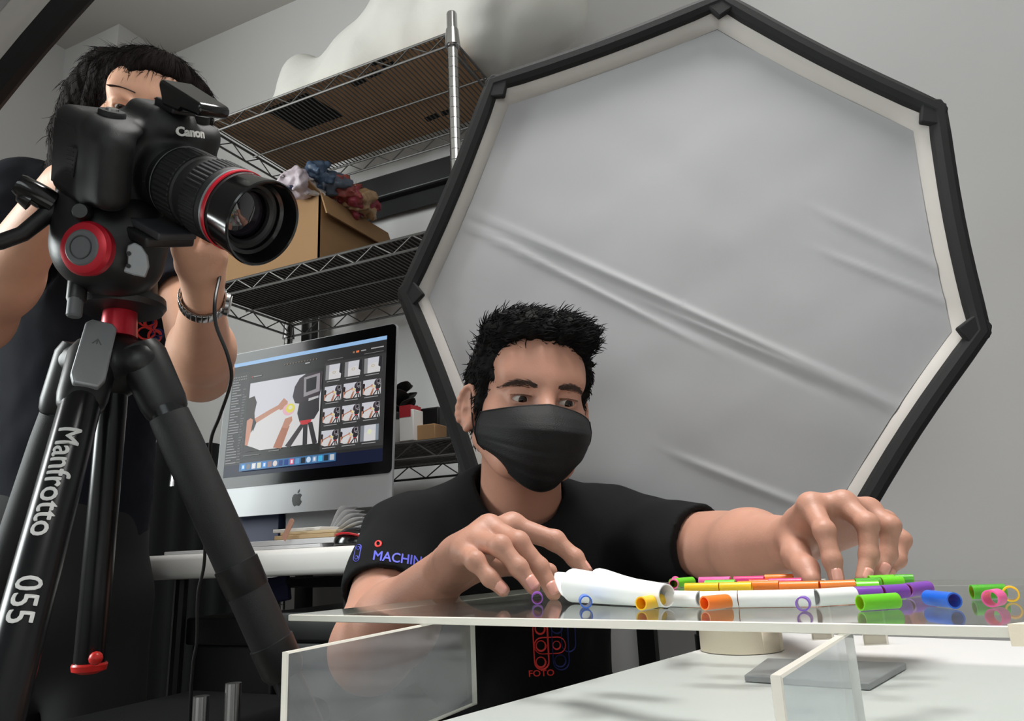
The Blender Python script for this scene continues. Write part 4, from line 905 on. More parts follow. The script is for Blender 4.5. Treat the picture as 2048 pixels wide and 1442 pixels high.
# memory card door with ridged thumb pad on the grip end
cdp = [( -.0866,y,z) for y,z in ((-.028,-.062),(-.028,-.032),(-.010,-.022),(.016,-.016),(.028,-.024),(.036,-.028),(.036,-.062))]
cdoor = MB().prism([L3(x+.0015,y,z) for x,y,z in cdp],-CS,.0012).build('card_door',m_camr,dslr,bevel=.0006)
pad = MB().prism([L3(-.0862,y,z) for y,z in ((-.012,-.036),(-.012,-.020),(.018,-.015),(.018,-.026))],-CS,.0024).build('thumb_pad',m_rub,dslr,bevel=.0008)
for i in range(7): MB().tube([L3(-.0886,-.010+i*.0042,-.032),L3(-.0886,-.008+i*.0042,-.020)],.0007,n=6).build('ridge',m_rub,pad)
dl_ = MB().lathe([(0,.0125),(.007,.0125),(.009,.0115)],L3(-.060,.050,-.010),CU,n=30).build('shutter_dial',m_camr,dslr)
MB().lathe([(.009,.006),(.011,.0055)],L3(-.060,.050,-.010),CU,n=20).build('shutter_button',m_chrome,dl_)
MB().lathe([(0,.0135),(.012,.0135),(.013,.012)],L3(.048,.050,-.030),CU,n=30).build('mode_dial',m_camr,dslr)
g = MB(); g.tube([L3(-.066,.030,-.002),L3(-.05,.038,.004)],.0022,n=8); g.build('front_wheel',m_blackg,dslr)
# brand lettering on the prism
pf = L3(.012,.050,.0130); pnn = nrm(CN*.93+CU*.36); px_ = nrm(CS-pnn*(CS@pnn)); py_ = np.cross(pnn,px_); py_ = py_ if py_@CU>0 else -py_
text_obj('brand_lettering','Canon',.0125,lambda x,y,z: pf+px_*x*1.0+py_*y+pnn*(.0012+z-.004*(x/.02)**2),m_wlet,dslr,extrude=.0006,bold=.0005,split=1)
# lens
lens = MB().lathe([(-.002,.0345),(.006,.0350),(.010,.0340),(.022,.0340),(.026,.0375),(.030,.0385),(.060,.0385),(.062,.0370),(.070,.0370),(.074,.0400),(.104,.0405),(.108,.0395),(.122,.0400)],MT,CN,n=64,cap=False).build('lens_barrel',m_cam,dslr)
def ribs(name,z0,z1,r,n,m):
    g = MB(); rn = 2*n; V = []
    for z_ in (z0,z0+.001,z1-.001,z1):
        for j in range(rn*2):
            q = math.pi*j/rn; rr = r+(.0009 if (j//2)%2 else 0)*(0 if z_ in (z0,z1) else 1); V.append(MT+CN*z_+(CS*math.cos(q)+CU*math.sin(q))*rr)
    k = rn*2; F = [(i*k+j,i*k+(j+1)%k,(i+1)*k+(j+1)%k,(i+1)*k+j) for i in range(3) for j in range(k)]
    return g.add(V,F).build(name,m,lens,smooth=20)
ribs('focus_ring',.032,.058,.0388,44,m_camr); ribs('zoom_ring',.078,.102,.0408,52,m_camr)
MB().lathe([(.110,.0403),(.1105,.0412),(.1125,.0412),(.113,.0403)],MT,CN,n=64,cap=False).build('silver_band',m_silver,lens)
MB().lathe([(.1135,.0405),(.1140,.0416),(.1175,.0416),(.118,.0405)],MT,CN,n=64,cap=False).build('red_ring',mat('lens_red',(196,22,44),.35,var=0),lens)
MB().lathe([(.121,.0398),(.124,.0402),(.132,.0408),(.150,.0432),(.154,.0436),(.1555,.0425),(.1545,.0405),(.146,.0385),(.140,.0365),(.1385,.033),(.134,.0325)],MT,CN,n=72,cap=False).build('front_rim',m_blackg,lens)
MB().lathe([(.1345,.0345),(.133,.029),(.1345,.0285),(.132,.0255),(.128,.025)],MT,CN,n=56,cap=False).build('inner_rings',m_black,lens)
gl = MB(); P = [(.1255+.010*math.cos(q)-.010,.027*math.sin(q)/math.sin(1.1)) for q in np.linspace(1.1,.02,12)]; gl.lathe(P,MT+CN*.004,CN,n=48,cap=True)
gl.build('front_glass',mat('coated_glass',(20,14,24),.03,var=0,spec=.9,coat=1),lens)
MB().lathe([(.028,.0392),(.0295,.0392)],MT,CN,n=48,cap=False).build('scale_ring',m_gry,lens)
# wireless trigger on the hot shoe
tg = thing('flash_trigger','glossy black wireless trigger on top of the still camera','flash trigger',L3(.004,.066,-.01))
MB().box((-.010,.066,-.022),(.018,.076,.010),ax=[CS*ck,CU*ck,CN*ck],o=MT,bev=.002).build('shoe_foot',m_black,tg)
P = [(.076,-.008),(.090,-.016),(.096,-.012),(.088,.052),(.083,.055),(.075,.052),(.075,.026),(.071,.022),(.071,-.006)]
g = MB(); g.prism([L3(-.012,y,z) for y,z in P],CS*ck,.036); g.build('trigger_body',m_blackg,tg,bevel=.003)
# tether cable from the camera down past the folding table
ct = [PD(420,455,.95),PD(438,500,.93),PD(440,545,.89),PD(430,600,.855),PD(432,650,.85),PD(455,710,.85),PD(462,760,.86),PD(440,830,.88),PD(422,880,.90),PD(420,950,.93),PD(412,1050,.96),PD(408,1130,.97),PD(396,1190,.97),PD(394,1280,.97),PD(386,1330,.97),PD(380,1442,.97),PD(378,1700,.97)]
def cat_mull(P,n=6):
    P = [P[0]]+list(P)+[P[-1]]; o = []
    for i in range(1,len(P)-2):
        for t_ in np.linspace(0,1,n,endpoint=False):
            a,b,c,d_ = P[i-1],P[i],P[i+1],P[i+2]; o.append(.5*((2*b)+(-a+c)*t_+(2*a-5*b+4*c-d_)*t_**2+(-a+3*b-3*c+d_)*t_**3))
    return o+[P[-2]]
tag(MB().tube(cat_mull(ct),.0021,n=8).build('tether_cable',m_black),'thin black tether cable hanging from the still camera','cable')
# ================================================================== the man with the mask
def skin(name,rgb): return mat(name,rgb,.52,var=.07,vscale=45,bump=.12,bscale=420,sss=.10,spec=.4)
m_skinM = skin('skin_warm',(180,132,112)); m_skinW = skin('skin_light',(226,174,146))
m_shirt = mat('black_cotton',(18,18,19),.9,var=.12,vscale=60,bump=.25,bscale=1500,spec=.2)
m_hair = mat('black_hair',(14,13,13),.7,var=.3,vscale=200,spec=.12)
m_nail = mat('finger_nail',(216,156,140),.3,var=.02)
m_brow = mat('brow_hair',(58,42,36),.7,var=.2,vscale=300)
def headframe(O,yaw,pitch,roll):
    fh = CV(math.sin(yaw),-math.cos(yaw)); f = fh*math.cos(pitch)-EZ*math.sin(pitch); u = EZ*math.cos(pitch)+fh*math.sin(pitch)
    r = np.cross(u,f); u = u*math.cos(roll)+r*math.sin(roll); r = np.cross(u,f); return np.stack([r,f,u],1),np.array(O)
def toL(F,p): return (np.asarray(p)-F[1])@F[0]
def toW(F,p): return F[0]@np.asarray(p,float)+F[1]
man = thing('person','man in black mask and black T-shirt arranging straws on the acrylic sheet','person',np.array([*PD(1040,1200,1.13)[:2],0]))
HF = headframe(PD(1053,820,1.06),math.radians(15),math.radians(5),math.radians(5))
NB = PD(1038,1045,1.14)
def head_sdf(nb,long=False):
    s = SDF()
    s.ell((0,-.010,.036),(.0745,.096,.084),.02); s.ell((0,.030,-.026),(.060,.062,.070),.03); s.cap((-.028,.056,-.072),(.028,.056,-.072),.020,.020,.03); s.cap((0,.068,-.080),(0,.064,-.084),.019,.017,.02)
    for q in (-1,1):
        s.cap((q*.058,-.0,-.045),(q*.036,.05,-.076),.017,.015,.025)
        s.ell((q*.040,.050,-.024),(.027,.027,.030),.03)
        s.cap((q*.012,.0850,.026),(q*.044,.074,.030),.0105,.0095,.016)
    s.ell((0,.062,.052),(.058,.030,.040),.03)
    for q in (-1,1): s.ell((q*.032,.0965,.005),(.0165,.0135,.0125),.010,neg=True)
    for q in (-1,1): s.ell((q*.0315,.0755,.006),(.0160,.0142,.0140),.006)
    for q in (-1,1):
        s.ell((q*.0318,.092,.0035),(.0142,.016,.0046),.0018,neg=True)
        s.cap((q*.019,.0885,.0095),(q*.046,.083,.0095),.0022,.0020,.003)
    s.cap((0,.086,.018),(0,.112,-.030),.0085,.0125,.014); s.cap((-.012,.098,-.034),(.012,.098,-.034),.010,.010,.01)
    # ears
    for q in (-1,1):
        bk = nrm([q*.58,-.80,.10]); zz = np.array([0,-.12,1.0]); zz = nrm(zz-bk*(zz@bk)); out = np.cross(bk,zz); out = out if out[0]*q>0 else -out
        c = np.array([q*.0755,.004,-.004])+bk*.012
        s.ell(c,(.0060,.0165,.0300),.007,ax=[out,bk,zz])
        ring = [c+bk*(.0150*math.cos(t_))+zz*(.0275*math.sin(t_)+.001)+out*.0045 for t_ in np.linspace(-.9,3.5,12)]; s.chain(ring,[.0036,.0040,.0040,.0040,.0040,.0038,.0036,.0034,.0032,.0030,.0028,.0024],.003)
        s.ell(c+out*.0075-bk*.0015+zz*.009,(.0045,.0085,.0115),.003,neg=True,ax=[out,bk,zz]); s.ell(c+out*.0080-bk*.004-zz*.008,(.0065,.0080,.0095),.003,neg=True,ax=[out,bk,zz])
        s.cap(c-bk*.011-zz*.024+out*.001,c-bk*.006-zz*.030+out*.001,.0062,.0052,.006)
    s.cap((0,-.022,-.06),nb,.054,.060,.02); s.cap((.0,.0,-.075),nb+np.array([0,.02,.01]),.046,.055,.02)
    return s
nbl = toL(HF,NB); s = head_sdf(nbl)
lo = np.minimum(np.array([-.105,-.125,-.13]),nbl-.075); hi = np.array([.105,.135,.135])
hi = np.maximum(hi,nbl+.075); headV,headQ = s.mesh(lo,hi,.0019); headV = headV@HF[0].T+HF[1]
# ---- arms and hands
def finger(s,J,r): s.chain(J,r,.004)
def hand(s,W,fing,thumb,wr,k=.012):
    """W wrist; fing: list of [MCP,PIP,DIP,tip]; radii shrink towards the tip"""
    rad = [.0108,.0112,.0108,.0095]; rp = [[.0112,.0092,.0080,.0068],[.0115,.0095,.0082,.0070],[.0112,.0090,.0078,.0067],[.0102,.0080,.0070,.0060]]
    for i,J in enumerate(fing):
        s.cap(W+(J[0]-W)*.25,J[0],wr*.72,.0125,k); s.ell(J[0],(.0118,)*3,.008)
    for i in range(3):
        a,b = fing[i][0],fing[i+1][0]; s.cap(W+(a+b-2*W)*.25,(a+b)/2-nrm((a+b)/2-W)*.006,wr*.72,.0112,k)
    for J,r in zip(fing,rp):
        s.chain(J,r,.0045); s.ell(J[1],(r[1]*1.06,)*3,.004); s.ell(J[2],(r[2]*1.05,)*3,.003)
    s.chain(thumb,[.016,.0125,.0105,.0085],.010)
def nails(fing,par,rs=(.0068,.0070,.0067,.0060)):
    for J,r in zip(fing,rs):
        d = nrm(J[3]-J[2]); m_ = (J[0]+J[3])/2; o = J[1]-m_; o = o-d*(o@d); o = nrm(o); sd_ = np.cross(d,o); c = J[3]-d*.0035+o*(r*.72)
        P = []
        for u in np.linspace(-1,1,7):
            q = u*.95; P.append([c+sd_*math.sin(q)*r*.92+o*(math.cos(q)*r*.92-r*.58)+d*(v*.0060*(1-.25*abs(u)**3))-o*.0007*max(0,v) for v in np.linspace(-1,1,6)])
        MB().grid(np.array(P)).build('nail',m_nail,par,smooth=180,solid=.0007)
SRm = PD(800,1082,1.07); ERm = PD(742,1300,.905); WRm = PD(890,1146,.785)
fR = [[PD(1024,1052,.748),PD(1110,1081,.737),PD(1150,1116,.728),PD(1171,1144,.722)],
      [PD(978,1057,.722),PD(1036,1085,.692),PD(1079,1135,.686),PD(1107,1186,.677)],
      [PD(950,1082,.707),PD(1000,1092,.674),PD(1037,1135,.664),PD(1066,1174,.659)],
      [PD(927,1105,.702),PD(950,1122,.670),PD(980,1156,.662),PD(1006,1180,.660)]]
thR = [PD(925,1145,.785),PD(985,1128,.79),PD(1055,1132,.775),PD(1098,1143,.752)]
s = SDF(); s.cap(SRm,ERm,.050,.043,.02); s.cap(ERm,ERm+(WRm-ERm)*.38,.043,.0455,.035); s.cap(ERm+(WRm-ERm)*.35,WRm,.046,.0255,.02)
hand(s,WRm,fR,thR,.026)
pts = np.array([SRm,ERm,WRm]+[p for J in fR for p in J]); armR = s.mesh(pts.min(0)-.075,pts.max(0)+.075,.0020)
SLm = PD(1222,1058,1.17); ELm = PD(1452,1098,1.00); WLm = PD(1578,1086,.81)
fL = [[PD(1622,1012,.742),PD(1649,1062,.704),PD(1664,1120,.690),PD(1674,1160,.682)],
      [PD(1686,1008,.738),PD(1735,1048,.707),PD(1738,1110,.696),PD(1726,1158,.684)],
      [PD(1736,1022,.748),PD(1780,1052,.722),PD(1776,1108,.716),PD(1760,1146,.707)],
      [PD(1768,1046,.764),PD(1804,1080,.748),PD(1796,1120,.738),PD(1768,1150,.728)]]
thL = [PD(1588,1085,.775),PD(1592,1112,.745),PD(1612,1138,.715),PD(1623,1160,.698)]
s = SDF(); s.cap(SLm,ELm,.048,.0425,.02); s.cap(ELm,ELm+(WLm-ELm)*.45,.0425,.043,.03); s.cap(ELm+(WLm-ELm)*.4,WLm,.043,.0285,.02)
hand(s,WLm,fL,thL,.027)
pts = np.array([SLm,ELm,WLm]+[p for J in fL for p in J]); armL = s.mesh(pts.min(0)-.075,pts.max(0)+.075,.0020)
# hidden trunk under the shirt joins head and arms
CHm = PD(1020,1135,1.15); WSm = PD(1045,1480,1.19); s = SDF().cap(CHm,WSm,.11,.10,.03).cap(SRm,SLm,.05,.05,.03).cap(CHm,NB,.07,.055,.03)
pts = np.array([SRm,SLm,CHm,WSm,NB]); trunk = s.mesh(pts.min(0)-.14,pts.max(0)+.14,.007)
body = link_mesh('body',np_mesh('body',[(headV,headQ),armR,armL,trunk],m_skinM),man)
nails(fR,man); nails(fL,man)
def bvh_of(V,Q): return BVHTree.FromPolygons([Vector(v) for v in V],[tuple(q) for q in Q])
hb_ = bvh_of(headV,headQ)
def on_face(x,z,off=.0008):
    o = toW(HF,(x,.25,z)); d = -HF[0][:,1]; h_ = hb_.ray_cast(Vector(o),Vector(d)); return np.array(h_[0])-d*off if h_[0] is not None else toW(HF,(x,.08,z))
# eyes
m_eye = [mat('eye_white',(184,172,164),.25,var=.02),mat('eye_iris',(38,24,18),.15,var=.1,vscale=400),mat('eye_pupil',(8,7,7),.1,var=0)]
for q in (-1,1):
    c = toW(HF,(q*.0315,.0745,.0045)); g = HF[0]@nrm([.20,.92,-.22]); prof = [(math.cos(a)*.0130,max(1e-5,math.sin(a)*.0130)) for a in np.linspace(math.pi,0,26)]
    mi = [0 if a>.50 else (1 if a>.22 else 2) for a in np.linspace(math.pi,0,26)[1:]]
    MB().lathe(prof,c,g,n=28,mis=mi,cap=False).build('eye',m_eye,man,smooth=180)
    # brow made of short hairs
    gb = MB()
    for i in range(70):
        t_ = i/69; x = q*(.014+.040*t_); z = .0200+.0045*math.sin(t_*2.4)-.004*t_*t_; 
        for j in range(7):
            zz = z+(random.gauss(0,.22))*.0085*(.35+.65*math.sin(math.pi*min(1,t_*.8+.15))); a = on_face(x,zz,.0002); b = on_face(x+q*.0055,zz+.0018*(1-1.6*t_),.0006); gb.tube([a,(a+b)/2+HF[0][:,1]*.0005,b],[.00024,.0002,.00008],n=4)
    tag(gb.build('eyebrow',m_brow,man),kind='stuff')
    gl_ = MB()
    for i in range(26):
        t_ = i/25; x = q*(.0195+.026*t_); a = on_face(x,.0080+.001*math.sin(t_*3.1),.0002); gl_.tube([a,a+HF[0]@np.array([q*.0012*(t_-.2),.0030,-.0028])],[.00035,.0001],n=4)
    tag(gl_.build('eyelashes',m_brow,man),kind='stuff')
# mask
def mask_pt(u,v):
    yc = np.interp(v,[0,.12,.28,.5,.75,.9,1],[.111,.124,.137,.134,.124,.110,.088]); ye = np.interp(v,[0,.5,1],[.050,.042,.036])
    xw = np.interp(v,[0,.25,.5,.75,1],[.076,.080,.080,.074,.054]); au = abs(u)
    zt_ = -.0045-.010*au**1.1; zb2 = -.113+.044*au**2.0; z = zt_+(zb2-zt_)*v
    y = ye+(yc-ye)*(1-au**2.9); fr3 = (v*3.4)%1.0; y += .0026*(.5-fr3)*min(1,12*fr3)*(1-au**6)*(.14<v<.86); y -= .006*(au**1.2)*(1-au)*4*.35
    y += .0012*vnoise(np.array([u*.05,v*.08,.1]),90,4); return toW(HF,(u*xw,y,z))
P = np.array([[mask_pt(u,v) for v in np.linspace(0,1,46)] for u in np.linspace(-1,1,49)])
m_mask = mat('black_mask_cloth',(14,14,15),.66,var=.1,vscale=80,bump=.35,bscale=700,spec=.3)
mk = MB().grid(P).build('face_mask',m_mask,man,smooth=180,solid=.0012)
MB().tube([P[i][0] for i in range(49)],.0013,n=6).build('mask_hem',m_mask,man); MB().tube([P[i][-1] for i in range(49)],.0012,n=6).build('mask_hem',m_mask,man)
for q,i in ((-1,0),(1,48)):
    MB().tube([P[i][j] for j in range(0,46,3)],.0022,n=6,flat=.6).build('mask_side_fold',m_mask,man)
    e0 = toW(HF,(q*.0795,-.002,.024)); e1 = toW(HF,(q*.0800,.000,-.034)); eb = toW(HF,(q*.082,-.014,0.0))
    MB().tube(cat_mull([P[i][2],toW(HF,(q*.076,.022,-.030)),e1,eb]),.0012,n=6).build('ear_loop',m_mask,man); MB().tube(cat_mull([P[i][-10],toW(HF,(q*.0775,.018,-.035)),toW(HF,(q*.081,.002,.010)),e0,eb]),.0012,n=6).build('ear_loop',m_mask,man)
# hair: cap plus clumps
def hair_sdf():
    s = SDF(); s.ell((0,-.014,.046),(.0845,.104,.086),.02); s.ell((.006,.052,.103),(.062,.040,.026),.03); s.ell((.040,.045,.095),(.042,.045,.030),.02); s.ell((-.035,.035,.100),(.045,.048,.026),.02); s.ell((0,-.06,-.02),(.066,.045,.055),.03)
    for q in (-1,1): s.cap((q*.070,.030,.05),(q*.0705,.020,-.010),.013,.006,.014)
    s.rbox((.003,.128,.000),(.066,.086,.080),.035,.010,neg=True); s.rbox((0,.10,-.12),(.12,.098,.10),.02,.008,neg=True)
    for q in (-1,1): s.ell((q*.088,-.012,-.010),(.022,.024,.040),.006,neg=True)
    s.fun(lambda X,Y,Z,G: G+.0030*vnoise(np.stack(np.broadcast_arrays(X,Y,Z),-1),150,11)+.002*vnoise(np.stack(np.broadcast_arrays(X,Y,Z),-1),330,12),(-.13,-.15,-.12),(.13,.13,.16))
    return s
hs = hair_sdf(); hV,hQ = hs.mesh((-.12,-.14,-.11),(.12,.12,.155),.0026)
hairo = link_mesh('hair',np_mesh('hair',[(hV,hQ)],m_hair,HF),man)
def clumps(V,Q,F,n,flow,L,r,name,par,m,seed,keep=None,jit=None):
    rg = np.random.default_rng(seed); g = MB(); a,b,c = V[Q[:,0]],V[Q[:,1]],V[Q[:,2]]; N = np.cross(b-a,c-a); N /= np.maximum(np.linalg.norm(N,axis=1),1e-12)[:,None]; C = (V[Q[:,0]]+V[Q[:,2]])/2
    for i in rg.choice(len(Q),n,replace=False):
        p,nn = C[i],N[i]
        if keep is not None and not keep(p): continue
        d = np.array(flow(p),float); d = d-nn*(d@nn); d = nrm(d+rg.normal(size=3)*(.28 if jit is None else jit)); l = L(p)*rg.uniform(.6,1.2); w_ = r*rg.uniform(.7,1.3); lift = rg.uniform(.0,.34)*(1 if jit is None else .04)
        cv = 0 if jit is None else 1/(2*.07); pts = [p-nn*.002,p+d*l*.4+nn*(l*lift*.35-cv*(.4*l)**2+.0004),p+d*l*.8+nn*(l*lift*.5-cv*(.8*l)**2+.0003),p+d*l+nn*(l*lift*.42-cv*l*l)]
        g.tube([F[0]@q+F[1] for q in pts],[w_,w_*.9,w_*.5,w_*.08],n=4,cap=False)
    tag(g.build(name,m,par,smooth=180),kind='stuff')
def flowM(p):
    x,y,z = p
    if z>.06: return (.9,-.25+.8*(y>.03),.35)
    return (.15*np.sign(x),-.35,-.9)
clumps(hV,hQ,HF,7000,flowM,lambda p: .018 if p[2]>.07 else .008,.00075,'hair_strands',man,m_hair,5)
# ---- shirt
def shirt():
    s = SDF(); ax = nrm(FW*np.array([1,1,0])); fl = (ax,.80)
    s.cap(PD(1012,1125,1.13),PD(1042,1480,1.18),.150,.150,.03,flat=fl); s.cap(PD(840,1072,1.09),PD(1200,1056,1.16),.052,.052,.04); s.cap(NB-EZ*.03,PD(850,1066,1.09),.052,.050,.05); s.cap(NB-EZ*.03,PD(1185,1050,1.16),.052,.050,.05); s.cap(NB-EZ*.045,CHm,.075,.115,.05)
    sr0,sr1 = SRm,SRm+(ERm-SRm)*.56; sl0,sl1 = SLm,SLm+(ELm-SLm)*.80
    s.cap(sr0,sr1+(sr1-sr0)*.2,.058,.0600,.03); s.cap(sl0,sl1+(sl1-sl0)*.2,.058,.0560,.03)
    def folds(X,Y,Z,G):
        P_ = np.stack(np.broadcast_arrays(X,Y,Z),-1); return G+.0028*vnoise(P_,38,2)+.0016*vnoise(P_*np.array([1,1,.45]),95,6)
    lo_ = np.minimum(SRm,WSm)-.3; hi_ = np.maximum(SLm,ELm)+.3; s.fun(folds,lo_,hi_)
    for (e,d,r) in ((sr1,nrm(sr1-sr0),.0500),(sl1,nrm(sl1-sl0),.0460)):
        bl,bh = e-.085,e+.085
        s.fun(lambda X,Y,Z,G,e=e,d=d: np.maximum(G,np.where((X-e[0])**2+(Y-e[1])**2+(Z-e[2])**2<.085**2,(X-e[0])*d[0]+(Y-e[1])*d[1]+(Z-e[2])*d[2],-1)),bl,bh)
        s.cap(e-d*.03,e+d*.03,r,r,.002,neg=True)
    hd_ = toW(HF,(0,-.022,-.06)); up_ = nrm(hd_-NB); s.cap(NB+up_*.004,NB+up_*.14,.064,.066,.004,neg=True); s.cap(NB+up_*.02-FW*.03-EZ*.012,NB+up_*.10-FW*.02,.052,.06,.006,neg=True)
    return s,lo_,hi_
s,_,_ = shirt(); pts = np.array([SRm,SLm,SRm+(ERm-SRm)*.6,SLm+(ELm-SLm)*.82,WSm])
shV,shQ = s.mesh(pts.min(0)-np.array([.2,.2,.0]),pts.max(0)+.17,.0036)
link_mesh('t_shirt',np_mesh('t_shirt',[(shV,shQ)],m_shirt),man)
shb = bvh_of(shV,shQ)
def decal(origin,xd,yd,nd,off=.0012):
    def f(x,y,z):
        o = origin+xd*x+yd*y+nd*.12; h_ = shb.ray_cast(Vector(o),Vector(-nd)); p_ = np.array(h_[0]) if h_[0] is not None else origin+xd*x+yd*y
        return p_+nd*(off+z)
    return f
m_prb = mat('blue_print',(88,92,205),.6,var=.05); m_prr = mat('red_print',(232,62,58),.6,var=.05); m_prd = mat('dark_blue_print',(30,40,108),.7,var=.05)
# lettering round the sleeve
so = PD(772,1112,.955); sx = nrm(PD(850,1128,.965)-PD(712,1112,.985)); sn = nrm(CAMP-so); sx = nrm(sx-sn*(sx@sn)); sy = np.cross(sn,sx)
f0 = decal(so,sx,sy,sn)
text_obj('sleeve_lettering','MACHINA',.0165,lambda x,y,z: f0(x+.021,y-.0012-.09*max(0,x)**1.3*1.3,z*.3),m_prb,man,extrude=.0004,split=2,fat=.0003)
def outline(pts_,wd,name,m,f,closed=True):
    g = MB(); P_ = [f(x,y,0) for x,y in pts_]; g.tube(P_,wd,n=6,closed=closed,flat=.5); return g.build(name,m,man)
def stadium(cx,cy,w_,h_,n=8): 
    r = w_/2; return [(cx+r*math.cos(q),cy+h_/2-r+r*math.sin(q)) for q in np.linspace(0,math.pi,n)]+[(cx-r*math.cos(q),cy-h_/2+r-r*math.sin(q)) for q in np.linspace(0,math.pi,n)]
def circ(cx,cy,r,n=16): return [(cx+r*math.cos(q),cy+r*math.sin(q)) for q in np.linspace(0,2*math.pi,n,endpoint=False)]
outline(stadium(-.0375,.000,.0075,.022),.0007,'sleeve_emblem',m_prb,f0); outline(circ(-.0375,.006,.0022),.0006,'sleeve_emblem',m_prb,f0); outline(circ(-.0375,-.006,.0022),.0006,'sleeve_emblem',m_prb,f0)
outline(circ(-.0125,.0145,.0036),.0013,'sleeve_emblem',m_prr,f0)
# emblem on the front of the shirt, below the sheet
co = PD(1098,1290,.98); cn = nrm(CAMP-co); cx_ = nrm(np.cross(EZ,cn)); cy_ = np.cross(cn,cx_); cx_,cy_ = cx_*math.cos(.07)-cy_*math.sin(.07)*0,cy_
f1 = decal(co,cx_,cy_,cn)
SCL = .98/1500
def pxl(x,y): return ((x-1098)*SCL,-(y-1290)*SCL)
def o_px(P_,wd,name,m): outline([pxl(*p) for p in P_],wd,name,m,f1)
def stad_px(cx,cy,w_,h_): r = w_/2; return [(cx+r*math.cos(q),cy-h_/2+r-r*math.sin(q)) for q in np.linspace(0,math.pi,9)]+[(cx-r*math.cos(q),cy+h_/2-r+r*math.sin(q)) for q in np.linspace(0,math.pi,9)]
def hstad_px(cx,cy,w_,h_): return [(cx+(y-cy),cy+(x-cx)) for x,y in stad_px(cx,cy,h_,w_)]
def circ_px(cx,cy,r): return [(cx+r*math.cos(q),cy+r*math.sin(q)) for q in np.linspace(0,2*math.pi,18,endpoint=False)]
for a in (stad_px(1081,1290,30,94),circ_px(1081,1258,10),circ_px(1081,1291,10),circ_px(1079,1323,10),hstad_px(1100,1291,66,32)): o_px(a,.0013,'chest_emblem',m_prr)
for a in (circ_px(1114,1291,8),): o_px(a,.0011,'chest_emblem',m_prr)
for a in (stad_px(1122,1285,34,110),circ_px(1116,1256,12),circ_px(1120,1322,12),stad_px(1140,1270,30,70)): o_px(a,.0011,'chest_emblem',m_prd)
tx,ty = pxl(1079,1345); text_obj('chest_lettering','FOTO',.0115,lambda x,y,z: f1(x*1.15+tx,y+ty,z*.3),m_prr,man,extrude=.0003,bold=.0002,split=1)
# collar band
hd_ = toW(HF,(0,-.022,-.06)); up_ = nrm(hd_-NB); ca,cb_ = frame_of(up_,FW); P_ = []
for q in np.linspace(0,2*math.pi,40,endpoint=False):
    dd = ca*math.cos(q)+cb_*math.sin(q); fr_ = max(0,dd@(-FW)); P_.append(NB+up_*(.012-.045*fr_**1.5)+dd*(.0665+.006*fr_))
MB().tube(P_,.0062,n=8,closed=True,hint=up_,flat=.7).build('collar',m_shirt,man)
# trousers and shoes below the table, seated on a stool
sx0 = np.array([*WSm[:2],.46]); m_trou = mat('black_trousers',(11,11,13),.85,var=.1); s = SDF(); fd = CV(.15,-1); fd = CV(-.55,-.6); 
hipL,hipR = sx0+CV(.09,0),sx0+CV(-.09,0); kL,kR = hipL+nrm(CV(.1,-.9))*.36+EZ*.03,hipR+nrm(CV(-.5,-.8))*.36+EZ*.03
s.cap(np.array([*WSm[:2],WSm[2]+.02]),sx0+EZ*.06,.12,.13,.04)
for h_,k_ in ((hipL,kL),(hipR,kR)): s.cap(h_+EZ*.06,k_,.085,.062,.04); s.cap(k_,np.array([k_[0],k_[1]+.04,.10]),.060,.045,.02)
pts = np.array([sx0,kL,kR,WSm]); lo_ = pts.min(0)-.16; lo_[2] = .06; link_mesh('trousers',np_mesh('trousers',[s.mesh(lo_,pts.max(0)+.16,.009)],m_trou),man)
for k_ in (kL,kR):
    s = SDF().cap((k_[0],k_[1]+.06,.042),(k_[0],k_[1]-.12,.036),.040,.034,.01); s.fun(lambda X,Y,Z,G: np.maximum(G,.003-Z),(k_[0]-.1,k_[1]-.25,-.02),(k_[0]+.1,k_[1]+.15,.12)); link_mesh('shoe',np_mesh('shoe',[s.mesh((k_[0]-.07,k_[1]-.2,-.01),(k_[0]+.07,k_[1]+.14,.1),.006)],m_black),man)
st = thing('round_stool','black round stool under the seated man','stool',np.array([sx0[0],sx0[1],0]))
MB().lathe([(0,.15),(.01,.16),(.035,.16),(.045,.15)],(sx0[0],sx0[1],.345),EZ,n=32).build('seat',m_seat,st); 
for i in range(4): q = i*math.pi/2+.4; MB().tube([(sx0[0]+.1*math.cos(q),sx0[1]+.1*math.sin(q),.35),(sx0[0]+.15*math.cos(q),sx0[1]+.15*math.sin(q),.01)],.011,n=10).build('leg',m_steel,st)
# ================================================================== the woman behind the camera
wom = thing('person','long haired woman in dark T-shirt looking through the still camera','person',np.array([*PD(150,1200,1.32)[:2],0]))
WF = headframe(PD(294,257,1.29),math.radians(22),math.radians(16),math.radians(8))
WNB = PD(235,390,1.36); nbl = toL(WF,WNB)
s = head_sdf(nbl); s.cap((-.017,.089,-.0505),(.017,.089,-.0505),.0050,.0050,.006); s.cap((-.015,.089,-.0590),(.015,.089,-.0590),.0055,.0055,.006); s.cap((-.022,.100,-.0548),(.022,.100,-.0548),.0062,.0062,.002,neg=True); lo = np.minimum(np.array([-.105,-.125,-.13]),nbl-.075); hi = np.maximum(np.array([.105,.135,.135]),nbl+.075)
wV,wQ = s.mesh(lo,hi,.0026); wV = wV@WF[0].T+WF[1]
